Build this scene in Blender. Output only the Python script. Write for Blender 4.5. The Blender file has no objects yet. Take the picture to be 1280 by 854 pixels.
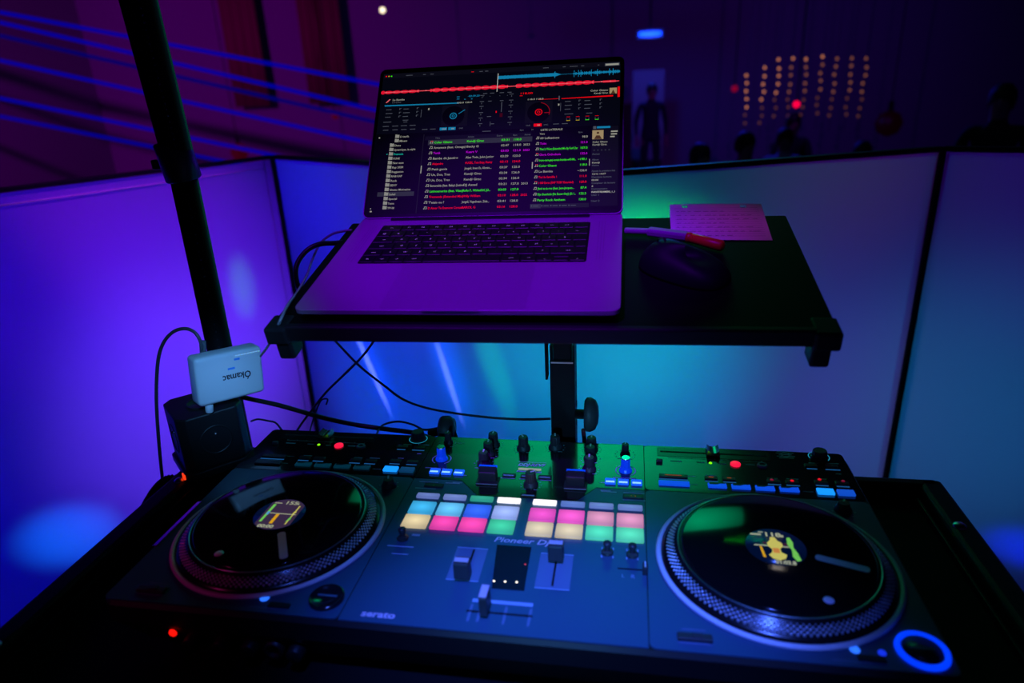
import bpy, bmesh, math, random
from mathutils import Vector, Matrix, Euler
random.seed(7)
PI = math.pi
sc = bpy.context.scene
col = sc.collection

# ------------------------------------------------------------------ camera
cam_d = bpy.data.cameras.new('camera'); cam = bpy.data.objects.new('camera', cam_d); col.objects.link(cam)
cam.location = (.1195, -.6383, 1.4602); cam.rotation_euler = (1.2068, .0431, .1644)
cam_d.lens = 24.0; cam_d.sensor_width = 36.0; cam_d.clip_start = .01; cam_d.clip_end = 100
cam_d.dof.use_dof = True; cam_d.dof.focus_distance = .93; cam_d.dof.aperture_fstop = 3.2
sc.camera = cam
# ------------------------------------------------------------------ colour management, world
vs = sc.view_settings
vs.view_transform = 'Standard'; vs.look = 'None'; vs.exposure = 0; vs.gamma = 1; vs.use_curve_mapping = False
sc.cycles.max_bounces = 8
w = bpy.data.worlds.new('world'); sc.world = w; w.use_nodes = True
w.node_tree.nodes['Background'].inputs[0].default_value = (.02, .01, .10, 1)
w.node_tree.nodes['Background'].inputs[1].default_value = .10

def lin(r, g, b):
    f = lambda c: (c/255/12.92) if c/255 <= .04045 else ((c/255+.055)/1.055)**2.4
    return (f(r), f(g), f(b))
def aim(o, tgt, roll=0):
    d = Vector(tgt)-Vector(o.location)
    q = d.to_track_quat('-Z', 'Y'); o.rotation_euler = (q @ Euler((0, 0, roll)).to_quaternion()).to_euler()
def spot(name, loc, tgt, c, power, angle, blend=1.0, soft=.03, sx=1, sy=1, roll=0):
    d = bpy.data.lights.new(name, 'SPOT'); d.color = c; d.energy = power; d.spot_size = math.radians(angle)
    d.spot_blend = blend; d.shadow_soft_size = soft
    o = bpy.data.objects.new(name, d); col.objects.link(o); o.location = loc; aim(o, tgt, roll); o.scale = (sx, sy, 1)
    return o
def area(name, loc, tgt, c, power, sx, sy):
    d = bpy.data.lights.new(name, 'AREA'); d.color = c; d.energy = power; d.shape = 'RECTANGLE'; d.size = sx; d.size_y = sy
    o = bpy.data.objects.new(name, d); col.objects.link(o); o.location = loc; aim(o, tgt)
    return o
# stage lamps and added fill spots beyond the facade that shine through its white fabric: (point on fabric, outward normal, distance, ...)
NL, NM, NR, NF = (-.87, .49), (.54, .84), (-.37, .93), (.41, .91)
def behind(name, pt, n, dist, c, power, angle, up=.0, side=0., **k):
    t = (n[1], -n[0])
    loc = (pt[0]+n[0]*dist+t[0]*side, pt[1]+n[1]*dist+t[1]*side, pt[2]+up)
    return spot(name, loc, pt, c, power, angle, **k)
behind('violet_wash_lamp', (-1.04, 1.06, .95), NL, 1.2, (0.106, 0.011, 1.000), 35.20, 46, soft=.10)
behind('violet_low_lamp', (-1.09, .96, .62), NL, 1.2, (0.154, 0.048, 1.000), 51.12, 46, soft=.10)
behind('blue_wash_lamp', (-1.36, .50, .80), NL, 1.4, (0.000, 0.000, 1.000), 35.42, 80, soft=.10)
behind('blue_patch_lamp', (-1.29, 0.62, 0.41), NL, .8, (0.000, 0.129, 1.000), 25.48, 15, soft=.02, sx=1.5, roll=.5)
behind('violet_top_fill', (-1.25, .68, 1.12), NL, 1.2, (0.138, 0.000, 1.000), 10.83, 40, soft=.10)  # extra spot added to fit the left panel's colours near the top
behind('teal_streak_lamp', (-1.00, 1.13, .93), NL, 1.0, (0.000, 1.000, 0.000), 6.28, 9, soft=.02, sx=.6, sy=1.5)
behind('blue_middle_lamp', (-.66, 1.10, .80), NM, 1.2, (0.000, 0.006, 1.000), 24.97, 54, soft=.10)
behind('violet_corner_lamp', (-.80, 1.19, 1.24), NM, 1.0, (0.014, 0.000, 1.000), 21.99, 36, soft=.10)
behind('blue_low_middle_fill', (-.50, 1.0, .58), NM, 1.2, (0.000, 0.172, 1.000), 26.71, 46, soft=.10)  # extra spot added to fit the middle panel's lower blue
behind('blue_top_middle_fill', (-.40, .94, 1.18), NM, 1.2, (0.098, 0.000, 1.000), 13.64, 46, soft=.10)  # extra spot added to fit the middle panel's upper blue
behind('streak_lamp', (-.625, 1.084, .70), NM, 1.0, (.16, .20, 1.0), 60, 20, soft=.005, sx=.10, sy=1, roll=-.50)
behind('streak_halo_lamp', (-.61, 1.075, .70), NM, 1.0, (.0, .05, 1.0), 30, 22, soft=.02, sx=.35, sy=1, roll=-.50)
behind('streak_lamp', (-.345, .907, .76), NM, 1.0, (.16, .22, 1.0), 44, 18, soft=.005, sx=.10, sy=1, roll=-.35)
behind('streak_halo_lamp', (-.345, .907, .80), NM, 1.0, (.0, .10, 1.0), 30, 24, soft=.02, sx=.35, sy=1, roll=-.35)
behind('teal_streak_lamp', (-.20, .82, .84), NM, 1.0, (0.000, 1.000, 0.160), 9.15, 22, soft=.005, sx=.3, sy=1, roll=-.4)
behind('cyan_side_panel_lamp', (.26, .80, .90), NR, 1.1, (0.000, 1.000, 0.000), 4.22, 34, soft=.10)
behind('cyan_lamp', (.04, .72, .97), (.05, 1.0), 1.1, (0.000, 1.000, 0.920), 12.04, 36, soft=.10)
behind('azure_lamp', (.05, .73, .82), (.05, 1.0), 1.1, (0.000, 0.306, 1.000), 27.76, 50, soft=.10)
behind('green_lamp', (.13, .75, 1.115), NR, .9, (0.003, 1.000, 0.000), 38.94, 15, soft=.05, sx=1.9)
behind('blue_low_lamp', (.40, .86, .76), NR, 1.2, (0.000, 0.000, 1.000), 5.31, 50, soft=.10)
behind('magenta_top_lamp', (.58, .93, 1.27), NR, .9, (1.000, 0.000, 0.000), 0.71, 40, soft=.10)
behind('slate_lamp', (.42, .87, .80), NR, 1.2, (1.000, 0.000, 0.000), 0.51, 50, soft=.10)
behind('violet_low_right_fill', (.66, .96, .60), NR, 1.2, (0.251, 0.460, 1.000), 5.32, 44, soft=.10)  # extra spot added to fit the right panel's lower colours
behind('violet_right_lamp', (.98, .93, 1.20), NF, 1.1, (0.172, 0.000, 1.000), 3.63, 44, soft=.10)
behind('teal_right_lamp', (.90, .96, .68), NF, 1.1, (0.006, 0.378, 1.000), 9.04, 50, soft=.10)
behind('blue_patch_lamp', (1.08, .875, .36), NF, .8, (0.000, 0.005, 1.000), 20.60, 14, soft=.02, sx=1.3, sy=.7)
# rig over the dj: blue on the controller, magenta on the laptop; some added fills among them
spot('blue_front_lamp', (.12, -.80, 2.6), (.06, -.16, 1.0), (.06, .14, 1.0), 262, 12, soft=.05, sx=1.6)
spot('magenta_laptop_lamp', (-.4, -1.0, 3.1), (-.04, .175, 1.27), (.22, .0, 1.0), 230, 13, blend=.6, soft=.05, sx=1.15)
spot('violet_edge_fill', (-.5, -.3, 2.6), (-1.12, .90, 1.27), (.45, .02, 1.0), 120, 20, soft=.03)  # spot added so the hem cord shows as a bright line
spot('cyan_side_lamp', (.3, -.9, 1.9), (-.43, .15, 1.09), (.12, .42, 1.0), 90, 8, soft=.05)
spot('front_fill', (.10, -1.25, 1.52), (.02, .10, 1.0), (.10, .50, 1.0), 30, 15, soft=.04)  # low fill added in front to brighten the mixer knobs under the tray
spot('rose_fill', (-1.0, -.7, 1.7), (-.32, -.12, 1.0), (1.0, .02, .35), 2.2, 13, soft=.03)  # weak spot added for the pinkish glow on the left platter
spot('magenta_paper_fill', (.9, -.8, 3.0), (.24, .27, 1.27), (.75, .0, 1.0), 38, 4.5, soft=.03)  # narrow spot added to redden the note sheet
g_ = area('green_wash_fill', (-.15, 2.6, 2.3), (.0, .11, 1.0), (0, 1.0, .40), .15, 1.5, .6); g_.data.spread = math.radians(26)  # unseen area light added beyond the facade for the mixer's green sheen
# club lights in the room
spot('room_purple_lamp', (-8.5, 4, 3.4), (-9.0, 13.8, .4), (.5, .0, .85), 820, 95)
spot('room_navy_lamp', (1.5, 6, 3.6), (1.0, 13.8, .8), (.20, .0, .8), 170, 100)
spot('room_crowd_lamp', (.6, 9, 3.2), (.6, 5.2, .6), (.02, .02, 1.0), 220, 70)

# ------------------------------------------------------------------ materials
MATS = {}
def mat(name, c, rough=.5, metal=0, emit=None, es=1, spec=.5, noise=0, trans=0, bump=0, nscale=60, coat=0):
    if name in MATS: return MATS[name]
    m = bpy.data.materials.new(name); m.use_nodes = True; nt = m.node_tree; b = nt.nodes['Principled BSDF']
    b.inputs['Base Color'].default_value = (*c, 1); b.inputs['Roughness'].default_value = rough
    b.inputs['Metallic'].default_value = metal; b.inputs['Specular IOR Level'].default_value = spec
    b.inputs['Coat Weight'].default_value = coat
    if emit:
        b.inputs['Emission Color'].default_value = (*emit, 1); b.inputs['Emission Strength'].default_value = es
    if noise or bump:
        tc = nt.nodes.new('ShaderNodeTexCoord'); n = nt.nodes.new('ShaderNodeTexNoise'); n.inputs['Scale'].default_value = nscale
        n.inputs['Detail'].default_value = 4; nt.links.new(tc.outputs['Object'], n.inputs['Vector'])
        if noise:
            r = nt.nodes.new('ShaderNodeMapRange'); r.inputs[3].default_value = max(0, rough-noise); r.inputs[4].default_value = min(1, rough+noise)
            nt.links.new(n.outputs['Fac'], r.inputs[0]); nt.links.new(r.outputs[0], b.inputs['Roughness'])
        if bump:
            bp = nt.nodes.new('ShaderNodeBump'); bp.inputs['Strength'].default_value = bump; bp.inputs['Distance'].default_value = .001
            nt.links.new(n.outputs['Fac'], bp.inputs['Height']); nt.links.new(bp.outputs[0], b.inputs['Normal'])
    MATS[name] = m; return m
def glow(name, rgb, es=1.0, hot=0):
    """a backlit key, pad, lamp or screen mark; hot > 0 gives a pad its brighter centre over the led"""
    if name in MATS: return MATS[name]
    c = lin(*rgb)
    m = mat(name, tuple(x*.3 for x in c) if not name.startswith('px_') else (.002, .002, .003), .45, emit=c, es=es, spec=.5 if not name.startswith('px_') else .08)
    if hot:
        nt = m.node_tree; b = nt.nodes['Principled BSDF']
        tc = nt.nodes.new('ShaderNodeTexCoord'); mp = nt.nodes.new('ShaderNodeVectorMath'); mp.operation = 'DISTANCE'
        mp.inputs[1].default_value = (.5, .5, .5)
        sep = nt.nodes.new('ShaderNodeVectorMath'); sep.operation = 'MULTIPLY'; sep.inputs[1].default_value = (1, 1, 0)
        ad = nt.nodes.new('ShaderNodeVectorMath'); ad.operation = 'ADD'; ad.inputs[1].default_value = (0, 0, .5)
        nt.links.new(tc.outputs['Generated'], sep.inputs[0]); nt.links.new(sep.outputs[0], ad.inputs[0]); nt.links.new(ad.outputs[0], mp.inputs[0])
        r = nt.nodes.new('ShaderNodeMapRange'); r.inputs[1].default_value = 0; r.inputs[2].default_value = .65
        r.inputs[3].default_value = es*(1+hot); r.inputs[4].default_value = es*.75
        nt.links.new(mp.outputs['Value'], r.inputs[0]); nt.links.new(r.outputs[0], b.inputs['Emission Strength'])
    return m
M_black = mat('matte_black_plastic', (.012, .012, .013), .45, noise=.08)
M_blackmetal = mat('black_powder_coat', (.007, .007, .009), .5, spec=.25, noise=.1, nscale=200)
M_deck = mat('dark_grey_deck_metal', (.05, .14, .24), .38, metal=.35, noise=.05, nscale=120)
M_gloss = mat('gloss_black_panel', (.012, .012, .013), .16, spec=.8, noise=.03, coat=.6)
M_side = mat('body_black', (.008, .008, .009), .5)
M_rubber = mat('soft_black_rubber', (.010, .010, .012), .6)
M_knob = mat('knob_rubber', (.035, .035, .040), .42)
M_chrome = mat('polished_chrome', (.75, .76, .78), .15, metal=1)
M_silver = mat('satin_silver', (.55, .56, .58), .32, metal=1)
M_alu = mat('space_grey_aluminium', (.36, .36, .38), .5, metal=.2, bump=.05, nscale=1500)
M_white = mat('white_print', (.95, .95, .97), .5)
M_whitep = mat('white_plastic', (.72, .72, .74), .3, coat=.3)
M_cable = mat('cable_rubber', (.012, .013, .015), .4)
M_cablel = mat('pale_cable', (.35, .36, .40), .4)
M_paper = mat('paper', (.75, .73, .75), .85)
M_ink = mat('ink', (.12, .10, .14), .8)
M_vinyl = mat('vinyl_black', (.005, .005, .006), .08, spec=.55)
M_strobe = mat('platter_black_metal', (.03, .03, .034), .22, metal=.7)
M_dot = mat('platter_dot_metal', (.75, .75, .80), .3, metal=.8)
M_sticker = mat('lavender_sticker', (.95, .80, .95), .55)
M_ringm = mat('pale_ring', (.80, .80, .86), .45)

# ------------------------------------------------------------------ mesh builder
class MB:
    def __init__(s): s.bm = bmesh.new()
    def _fin(s, geom, mtx, mi, smooth=False):
        if mtx is not None: bmesh.ops.transform(s.bm, matrix=mtx, verts=geom)
        fs = set(f for v in geom for f in v.link_faces)
        for f in fs: f.material_index = mi; f.smooth = smooth
    def box(s, c, d, mi=0, bev=0, rot=None, seg=2):
        g = bmesh.ops.create_cube(s.bm, size=1)['verts']
        bmesh.ops.scale(s.bm, vec=Vector(d), verts=g)
        if bev:
            r = bmesh.ops.bevel(s.bm, geom=list(set(e for v in g for e in v.link_edges)), offset=bev, segments=seg, affect='EDGES', profile=.5)
            g = list(set(v for f in r['faces'] for v in f.verts) | set(v for v in g if v.is_valid))
        m = Matrix.Translation(Vector(c))
        if rot is not None: m = m @ (rot if isinstance(rot, Matrix) else Euler(rot).to_matrix().to_4x4())
        s._fin(g, m, mi); return s
    def lathe(s, prof, seg=32, mtx=None, mi=0, smooth=True, a0=0, mis=None):
        rings = []
        for r, z in prof:
            if r < 1e-6: rings.append([s.bm.verts.new((0, 0, z))])
            else: rings.append([s.bm.verts.new((r*math.cos(2*PI*k/seg+a0), r*math.sin(2*PI*k/seg+a0), z)) for k in range(seg)])
        for i in range(len(rings)-1):
            a, b = rings[i], rings[i+1]; m_ = mis[i] if mis else mi
            for k in range(seg):
                k2 = (k+1) % seg
                if len(a) == 1 and len(b) == 1: continue
                if len(a) == 1: f = s.bm.faces.new((a[0], b[k2], b[k]))
                elif len(b) == 1: f = s.bm.faces.new((a[k], a[k2], b[0]))
                else: f = s.bm.faces.new((a[k], a[k2], b[k2], b[k]))
                f.material_index = m_; f.smooth = smooth
        vs_ = [v for r in rings for v in r]
        if mtx is not None: bmesh.ops.transform(s.bm, matrix=mtx, verts=vs_)
        return s
    def cyl(s, p0, p1, r0, r1=None, seg=24, mi=0, bev=.0):
        p0, p1 = Vector(p0), Vector(p1); r1 = r0 if r1 is None else r1; L = (p1-p0).length
        m = Matrix.Translation(p0) @ (p1-p0).to_track_quat('Z', 'Y').to_matrix().to_4x4()
        if bev: pr = [(0, 0), (r0-bev, 0), (r0, bev), (r1, L-bev), (r1-bev, L), (0, L)]
        else: pr = [(0, 0), (r0, 0), (r0, 0), (r1, L), (r1, L), (0, L)]
        s.lathe(pr, seg, m, mi, smooth=True); return s
    def prism(s, pts, z0, z1, mi=0, mtx=None):
        lo = [s.bm.verts.new((x, y, z0)) for x, y in pts]; hi = [s.bm.verts.new((x, y, z1)) for x, y in pts]; n = len(pts)
        fs = [s.bm.faces.new(lo[::-1]), s.bm.faces.new(hi)] + [s.bm.faces.new((lo[i], lo[(i+1) % n], hi[(i+1) % n], hi[i])) for i in range(n)]
        for f in fs: f.material_index = mi
        if mtx is not None: bmesh.ops.transform(s.bm, matrix=mtx, verts=lo+hi)
        return s
    def quad(s, x0, y0, x1, y1, z=0, mi=0, mtx=None):
        return s.poly([(x0, y0), (x1, y0), (x1, y1), (x0, y1)], z, mi, mtx)
    def poly(s, pts, z=0, mi=0, mtx=None):
        v = [s.bm.verts.new((x, y, z)) for x, y in pts]; f = s.bm.faces.new(v); f.material_index = mi
        if mtx is not None: bmesh.ops.transform(s.bm, matrix=mtx, verts=v)
        return s
    def text(s, txt, x, y, size, z=0, mi=0, mtx=None, align='LEFT', width=None, shear=0, ext=0, bold=0):
        cu = bpy.data.curves.new('t', 'FONT'); cu.body = txt; cu.size = size; cu.align_x = align; cu.shear = shear; cu.resolution_u = 2
        cu.extrude = ext; cu.offset = bold
        o = bpy.data.objects.new('t', cu); me = o.to_mesh()
        b2 = bmesh.new(); b2.from_mesh(me); o.to_mesh_clear()
        if b2.verts:
            xs = [v.co.x for v in b2.verts]; k = 1
            if width: k = width/(max(xs)-min(xs))
            mm = (mtx or Matrix()) @ Matrix.Translation((x, y, z)) @ Matrix.Diagonal((k, 1, 1, 1))
            vm = {v.index: s.bm.verts.new(mm @ v.co) for v in b2.verts}
            for f in b2.faces:
                try: nf = s.bm.faces.new([vm[v.index] for v in f.verts]); nf.material_index = mi
                except ValueError: pass
        b2.free(); bpy.data.objects.remove(o); bpy.data.curves.remove(cu); return s
    def tube(s, pts, r, seg=10, mi=0, sub=6, braid=0):
        P = [Vector(p) for p in pts]; Q = []
        for i in range(len(P)-1):
            a, b, c, d = P[max(i-1, 0)], P[i], P[i+1], P[min(i+2, len(P)-1)]
            for k in range(sub):
                t = k/sub; Q.append(.5*((2*b)+(c-a)*t+(2*a-5*b+4*c-d)*t*t+(3*b-3*c+d-a)*t**3))
        Q.append(P[-1]); rings = []; up = Vector((.13, .31, .94))
        for i, q in enumerate(Q):
            t = (Q[min(i+1, len(Q)-1)]-Q[max(i-1, 0)]).normalized(); u = t.cross(up).normalized(); v = u.cross(t)
            rr = r*(1+braid*(1 if i % 2 else -1))
            rings.append([s.bm.verts.new(q+(u*math.cos(2*PI*k/seg)+v*math.sin(2*PI*k/seg))*rr) for k in range(seg)]); up = v
        for i in range(len(rings)-1):
            for k in range(seg):
                f = s.bm.faces.new((rings[i][k], rings[i][(k+1) % seg], rings[i+1][(k+1) % seg], rings[i+1][k])); f.smooth = True; f.material_index = mi
        for r_ in (rings[0][::-1], rings[-1]):
            f = s.bm.faces.new(r_); f.material_index = mi
        return s
    def build(s, name, mats, parent=None, loc=None, rot=None):
        bmesh.ops.recalc_face_normals(s.bm, faces=[f for f in s.bm.faces]) if not getattr(s, 'keep', 0) else None
        me = bpy.data.meshes.new(name); s.bm.to_mesh(me); s.bm.free()
        for m in (mats if isinstance(mats, (list, tuple)) else [mats]): me.materials.append(m)
        o = bpy.data.objects.new(name, me); col.objects.link(o)
        if parent: o.parent = parent
        if loc is not None: o.location = loc
        if rot is not None: o.rotation_euler = rot
        return o
def rrect(x0, y0, x1, y1, r, n=5):
    out = []
    for cx, cy, a in ((x1-r, y1-r, 0), (x0+r, y1-r, 90), (x0+r, y0+r, 180), (x1-r, y0+r, 270)):
        for k in range(n+1):
            t = math.radians(a+90*k/n); out.append((cx+r*math.cos(t), cy+r*math.sin(t)))
    return out
def tag(o, label, cat, group=None):
    o['label'] = label; o['category'] = cat
    if group: o['group'] = group
    return o
def thing(name, label, cat, loc=(0, 0, 0), rot=(0, 0, 0), group=None):
    o = bpy.data.objects.new(name, None); col.objects.link(o); o.empty_display_size = .05
    o.location = loc; o.rotation_euler = rot; return tag(o, label, cat, group)
def structure(o): o['kind'] = 'structure'; return o
def copy_part(o, parent, loc=None, rotz=None):
    c = o.copy(); col.objects.link(c); c.parent = parent
    if loc is not None: c.location = loc
    if rotz is not None: c.rotation_euler = (0, 0, rotz)
    return c
def copy_tree(o, parent=None):
    c = o.copy(); col.objects.link(c); c.parent = parent
    for ch in [k for k in o.children]: copy_tree(ch, c)
    return c

# ------------------------------------------------------------------ room
M_floor = mat('stage_floor_carpet', (.02, .02, .022), .9, bump=.4, nscale=400)
M_wall = mat('painted_wall', (.30, .28, .32), .8, bump=.15, nscale=12)
M_wood = mat('hall_floor', (.06, .05, .05), .45, noise=.1, nscale=5)
structure(MB().box((.2, -.4, -.06), (4.6, 3.8, .12), bev=.004).build('stage_platform', M_floor))
structure(MB().box((0, 5.5, -.35), (24, 19, .1)).build('floor', M_wood))
structure(MB().box((0, 14.1, 1.9), (24, .2, 4.6)).build('wall_back', M_wall))
structure(MB().box((-11.9, 5.5, 1.9), (.2, 17, 4.6)).build('wall_left', M_wall))
structure(MB().box((11.9, 5.5, 1.9), (.2, 17, 4.6)).build('wall_right', M_wall))
structure(MB().box((0, 5.5, 4.25), (24, 19, .1)).build('ceiling', mat('dark_ceiling', (.02, .02, .025), .8)))

# ------------------------------------------------------------------ facade of white fabric panels
m = bpy.data.materials.new('white_stretch_fabric'); m.use_nodes = True; nt = m.node_tree; nt.nodes.clear()
out = nt.nodes.new('ShaderNodeOutputMaterial'); mx = nt.nodes.new('ShaderNodeMixShader'); tr = nt.nodes.new('ShaderNodeBsdfTranslucent'); df = nt.nodes.new('ShaderNodeBsdfDiffuse')
tr.inputs[0].default_value = (.85, .85, .86, 1); df.inputs[0].default_value = (.7, .7, .72, 1); mx.inputs[0].default_value = .3
wv = nt.nodes.new('ShaderNodeTexNoise'); wv.inputs['Scale'].default_value = 5; bp = nt.nodes.new('ShaderNodeBump'); bp.inputs['Strength'].default_value = .12; bp.inputs['Distance'].default_value = .02
tc = nt.nodes.new('ShaderNodeTexCoord'); nt.links.new(tc.outputs['Object'], wv.inputs['Vector']); nt.links.new(wv.outputs['Fac'], bp.inputs['Height'])
nt.links.new(bp.outputs[0], df.inputs['Normal']); nt.links.new(bp.outputs[0], tr.inputs['Normal'])
nt.links.new(tr.outputs[0], mx.inputs[1]); nt.links.new(df.outputs[0], mx.inputs[2]); nt.links.new(mx.outputs[0], out.inputs[0])
M_fabric = m
M_hem = mat('fabric_hem', (.8, .8, .82), .35)
PT = 1.29
def panel(a, b, label):
    a, b = Vector((*a, 0)), Vector((*b, 0)); d = b-a; L = d.length; ang = math.atan2(d.y, d.x)
    t = thing('facade_panel', label, 'panel', a, (0, 0, ang), 'white fabric panels of the facade')
    # local x along the panel, y away from the dj
    g = .001
    MB().box((g+.003, .006, PT/2), (.006, .022, PT), bev=.002).build('frame_post', M_blackmetal, t)
    MB().box((L-g-.003, .006, PT/2), (.006, .022, PT), bev=.002).build('frame_post', M_blackmetal, t)
    MB().box((L/2, .006, PT-.005), (L-2*g, .022, .010), bev=.002).build('top_rail', M_blackmetal, t)
    MB().box((L/2, .006, .03), (L-2*g, .022, .02), bev=.002).build('bottom_rail', M_blackmetal, t)
    mb = MB(); nx, nz = 24, 24; V = {}
    for i in range(nx+1):
        for j in range(nz+1):
            u, v = i/nx, j/nz
            V[i, j] = mb.bm.verts.new((.006+u*(L-.012), .004+.010*(4*u*(1-u))*(4*v*(1-v))+.0015*math.sin(9*u+3*v), .03+v*(PT-.042)))
    for i in range(nx):
        for j in range(nz):
            f = mb.bm.faces.new((V[i, j], V[i+1, j], V[i+1, j+1], V[i, j+1])); f.smooth = True
    mb.build('fabric', M_fabric, t)
    h = MB(); z = PT-.034; x0, x1 = .03, L-.03
    h.tube([(x0, .0, .06), (x0, .0, z-.06), (x0, .0, z-.012), (x0+.003, .0, z-.003), (x0+.012, .0, z), (x0+.06, .0, z), (L/2, .0, z-.003), (x1-.06, .0, z), (x1-.012, .0, z), (x1-.003, .0, z-.003), (x1, .0, z-.012), (x1, .0, z-.06), (x1, .0, .06)], .0018, 8, sub=5)
    if a.x < -1.5: h.build('hem_cord', M_hem, t)
    return t
panel((-1.58, .10), (-.913, 1.269), 'white fabric facade panel lit violet at the left, behind the power cube')
panel((-.913, 1.269), (-.014, .694), 'white fabric facade panel lit blue with bright streaks, left of the stand post')
panel((-.014, .694), (.78, 1.012), 'white fabric facade panel lit cyan and green, behind the paper and tray')
panel((.78, 1.012), (1.69, .605), 'white fabric facade panel at far right, right of the dark vertical seam')

# ------------------------------------------------------------------ table
TZ = .93
t = thing('dj_table', 'black table with raised side rails carrying the dj controller', 'table', (0, 0, 0))
MB().box((0, -.13, TZ-.02), (1.05, .68, .04), bev=.003).build('tabletop', mat('table_black', (.004, .004, .005), .7, spec=.12, noise=.1), t)
for s in (-1, 1):
    r = MB().box((s*.511, -.13, TZ+.008), (.03, .68, .024), bev=.006, seg=3)
    r.build('side_rail', M_blackmetal, t)
    MB().box((s*.489, -.13, TZ+.004), (.004, .62, .010), bev=.001).build('inner_lip', M_blackmetal, t)
    for yy in (.107, -.20):
        MB().lathe([(0, .004), (.004, .0035), (.007, .0015), (.0075, 0)], 20, Matrix.Translation((s*.507, yy, TZ+.020))).build('rivet', M_silver, t)
    for yy in (.17, -.43):
        MB().box((s*.49, yy, (TZ-.04)/2), (.045, .045, TZ-.04), bev=.004).build('leg', M_blackmetal, t)
MB().box((0, .202, TZ+.008), (1.04, .016, .024), bev=.004, seg=3).build('rear_rail', M_blackmetal, t)
MB().box((0, -.13, TZ-.09), (.94, .02, .10), bev=.003).build('cross_beam', M_blackmetal, t)

# ------------------------------------------------------------------ dj controller
C = thing('dj_controller', 'wide black two-deck dj controller with spinning-record jog wheels and lit pads', 'dj controller', (0, 0, TZ))
Z = .07
body = MB()
# tapered body under the top plate
lo = rrect(-.372, -.160, .372, .162, .02); hi = rrect(-.392, -.1785, .392, .1785, .018)
n = len(lo)
rings = [[body.bm.verts.new((x, y, z)) for x, y in p] for p, z in ((lo, .010), (hi, .046), (hi, Z-.004))]
top = rrect(-.389, -.1755, .389, .1755, .016); rings.append([body.bm.verts.new((x, y, Z)) for x, y in top])
for a, b in zip(rings, rings[1:]):
    for i in range(n): body.bm.faces.new((a[i], a[(i+1) % n], b[(i+1) % n], b[i]))
body.bm.faces.new(rings[0][::-1]); body.bm.faces.new(rings[-1])
body.build('body', M_side, C)
def hole(x, y): return (x, y)
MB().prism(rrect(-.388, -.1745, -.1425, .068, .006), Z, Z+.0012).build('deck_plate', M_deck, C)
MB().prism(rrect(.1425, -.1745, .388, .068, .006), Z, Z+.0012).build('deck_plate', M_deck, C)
MB().prism([(-.1415, -.1745), (.1415, -.1745), (.1415, .067), (.085, .067), (.063, .037), (-.055, .037), (-.081, .067), (-.1415, .067)], Z, Z+.0012).build('mixer_plate', M_deck, C)
MB().prism([(-.1415, .1745), (-.1415, .068), (-.081, .068), (-.055, .038), (.063, .038), (.085, .068), (.1415, .068), (.1415, .1745)], Z, Z+.0013).build('mixer_gloss_plate', M_gloss, C)
for s in (-1, 1):
    MB().prism(rrect(min(s*.388, s*.1425), .069, max(s*.388, s*.1425), .1745, .006), Z, Z+.0013).build('deck_gloss_plate', M_gloss, C)
for x in (-.33, .33, -.33, .33):
    pass
for sx in (-1, 1):
    for sy in (-1, 1):
        MB().lathe([(0, 0), (.014, 0), (.016, .010), (0, .010)], 20, Matrix.Translation((sx*.33, sy*.13, 0))).build('rubber_foot', M_rubber, C)
S = Z+.0013   # working surface height
MB().box((-.3885, -.052, Z+.0012), (.0065, .085, .0016), bev=.0006, rot=(0, -.22, .0)).build('edge_highlight', M_chrome, C)  # chrome strip added to imitate the highlight along the left edge

# --- knob kinds
def knob_mesh(name, r, h, cap=M_knob, line=M_white, flare=1.35, ribs=18, linelen=1.0, metal_top=False):
    mb = MB(); seg = ribs*2
    prof = [(r*flare, 0), (r*flare, .0015), (r*1.12, .004), (r, .0055), (r*.93, h-.001), (r*.84, h), (0, h)]
    mb.lathe(prof, seg, None, 0, smooth=False, mis=[0, 0, 0, 0, 2 if metal_top else 0, 2 if metal_top else 0])
    for v in mb.bm.verts:
        rr = math.hypot(v.co.x, v.co.y)
        if .005 < v.co.z < h-.0005 and rr > r*.5:
            k = round(math.atan2(v.co.y, v.co.x)/(2*PI/seg)); f = 1.0 if k % 2 else .94
            v.co.x *= f; v.co.y *= f
    if line:
        mb.box((0, r*.45*linelen, h+.0002), (r*.30, r*.95*linelen, .0008), 1)
        mb.box((0, r*.99, h*.62), (r*.26, .0010, h*.7), 1, rot=(.05, 0, 0))
    return mb
def put(name, mesh_mb, mats, spots):
    first = None
    for i, sp in enumerate(spots):
        if first is None: first = mesh_mb.build(name, mats, C, (sp[0], sp[1], S)); o = first
        else: o = copy_part(first, C, (sp[0], sp[1], S))
        o.rotation_euler = (0, 0, sp[2] if len(sp) > 2 else 0)
        if len(sp) > 3: o.scale = (sp[3],)*3
    return first
put('eq_knob', knob_mesh('k', .0066, .018), [M_knob, M_white], [(-.058, .158), (-.060, .134), (-.061, .108), (.074, .158), (.074, .134), (.074, .108)])
put('level_knob', knob_mesh('k', .0068, .018), [M_knob, M_white], [(-.016, .152, .5), (.026, .158, .1), (.006, .066, -.95)])
put('trim_knob', knob_mesh('k', .0048, .016), [M_knob, M_white], [(-.121, .158), (.118, .148)])
M_knobblue = mat('blue_translucent_knob', (.01, .06, .5), .25, emit=(0, .03, .55), es=.8)
put('encoder_knob', knob_mesh('k', .0060, .019, line=None, ribs=9, metal_top=True), [M_knobblue, M_white, M_chrome], [(-.119, .115), (.119, .109)])
put('selector_knob', knob_mesh('k', .0092, .012, line=None, ribs=16, flare=1.15, metal_top=False), [M_knob, M_white], [(-.166, .165), (.358, .160)])
put('pitch_knob', knob_mesh('k', .0070, .010, ribs=10), [M_knob, M_white], [(-.168, .047, .3), (.357, .050, -.3)])
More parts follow.
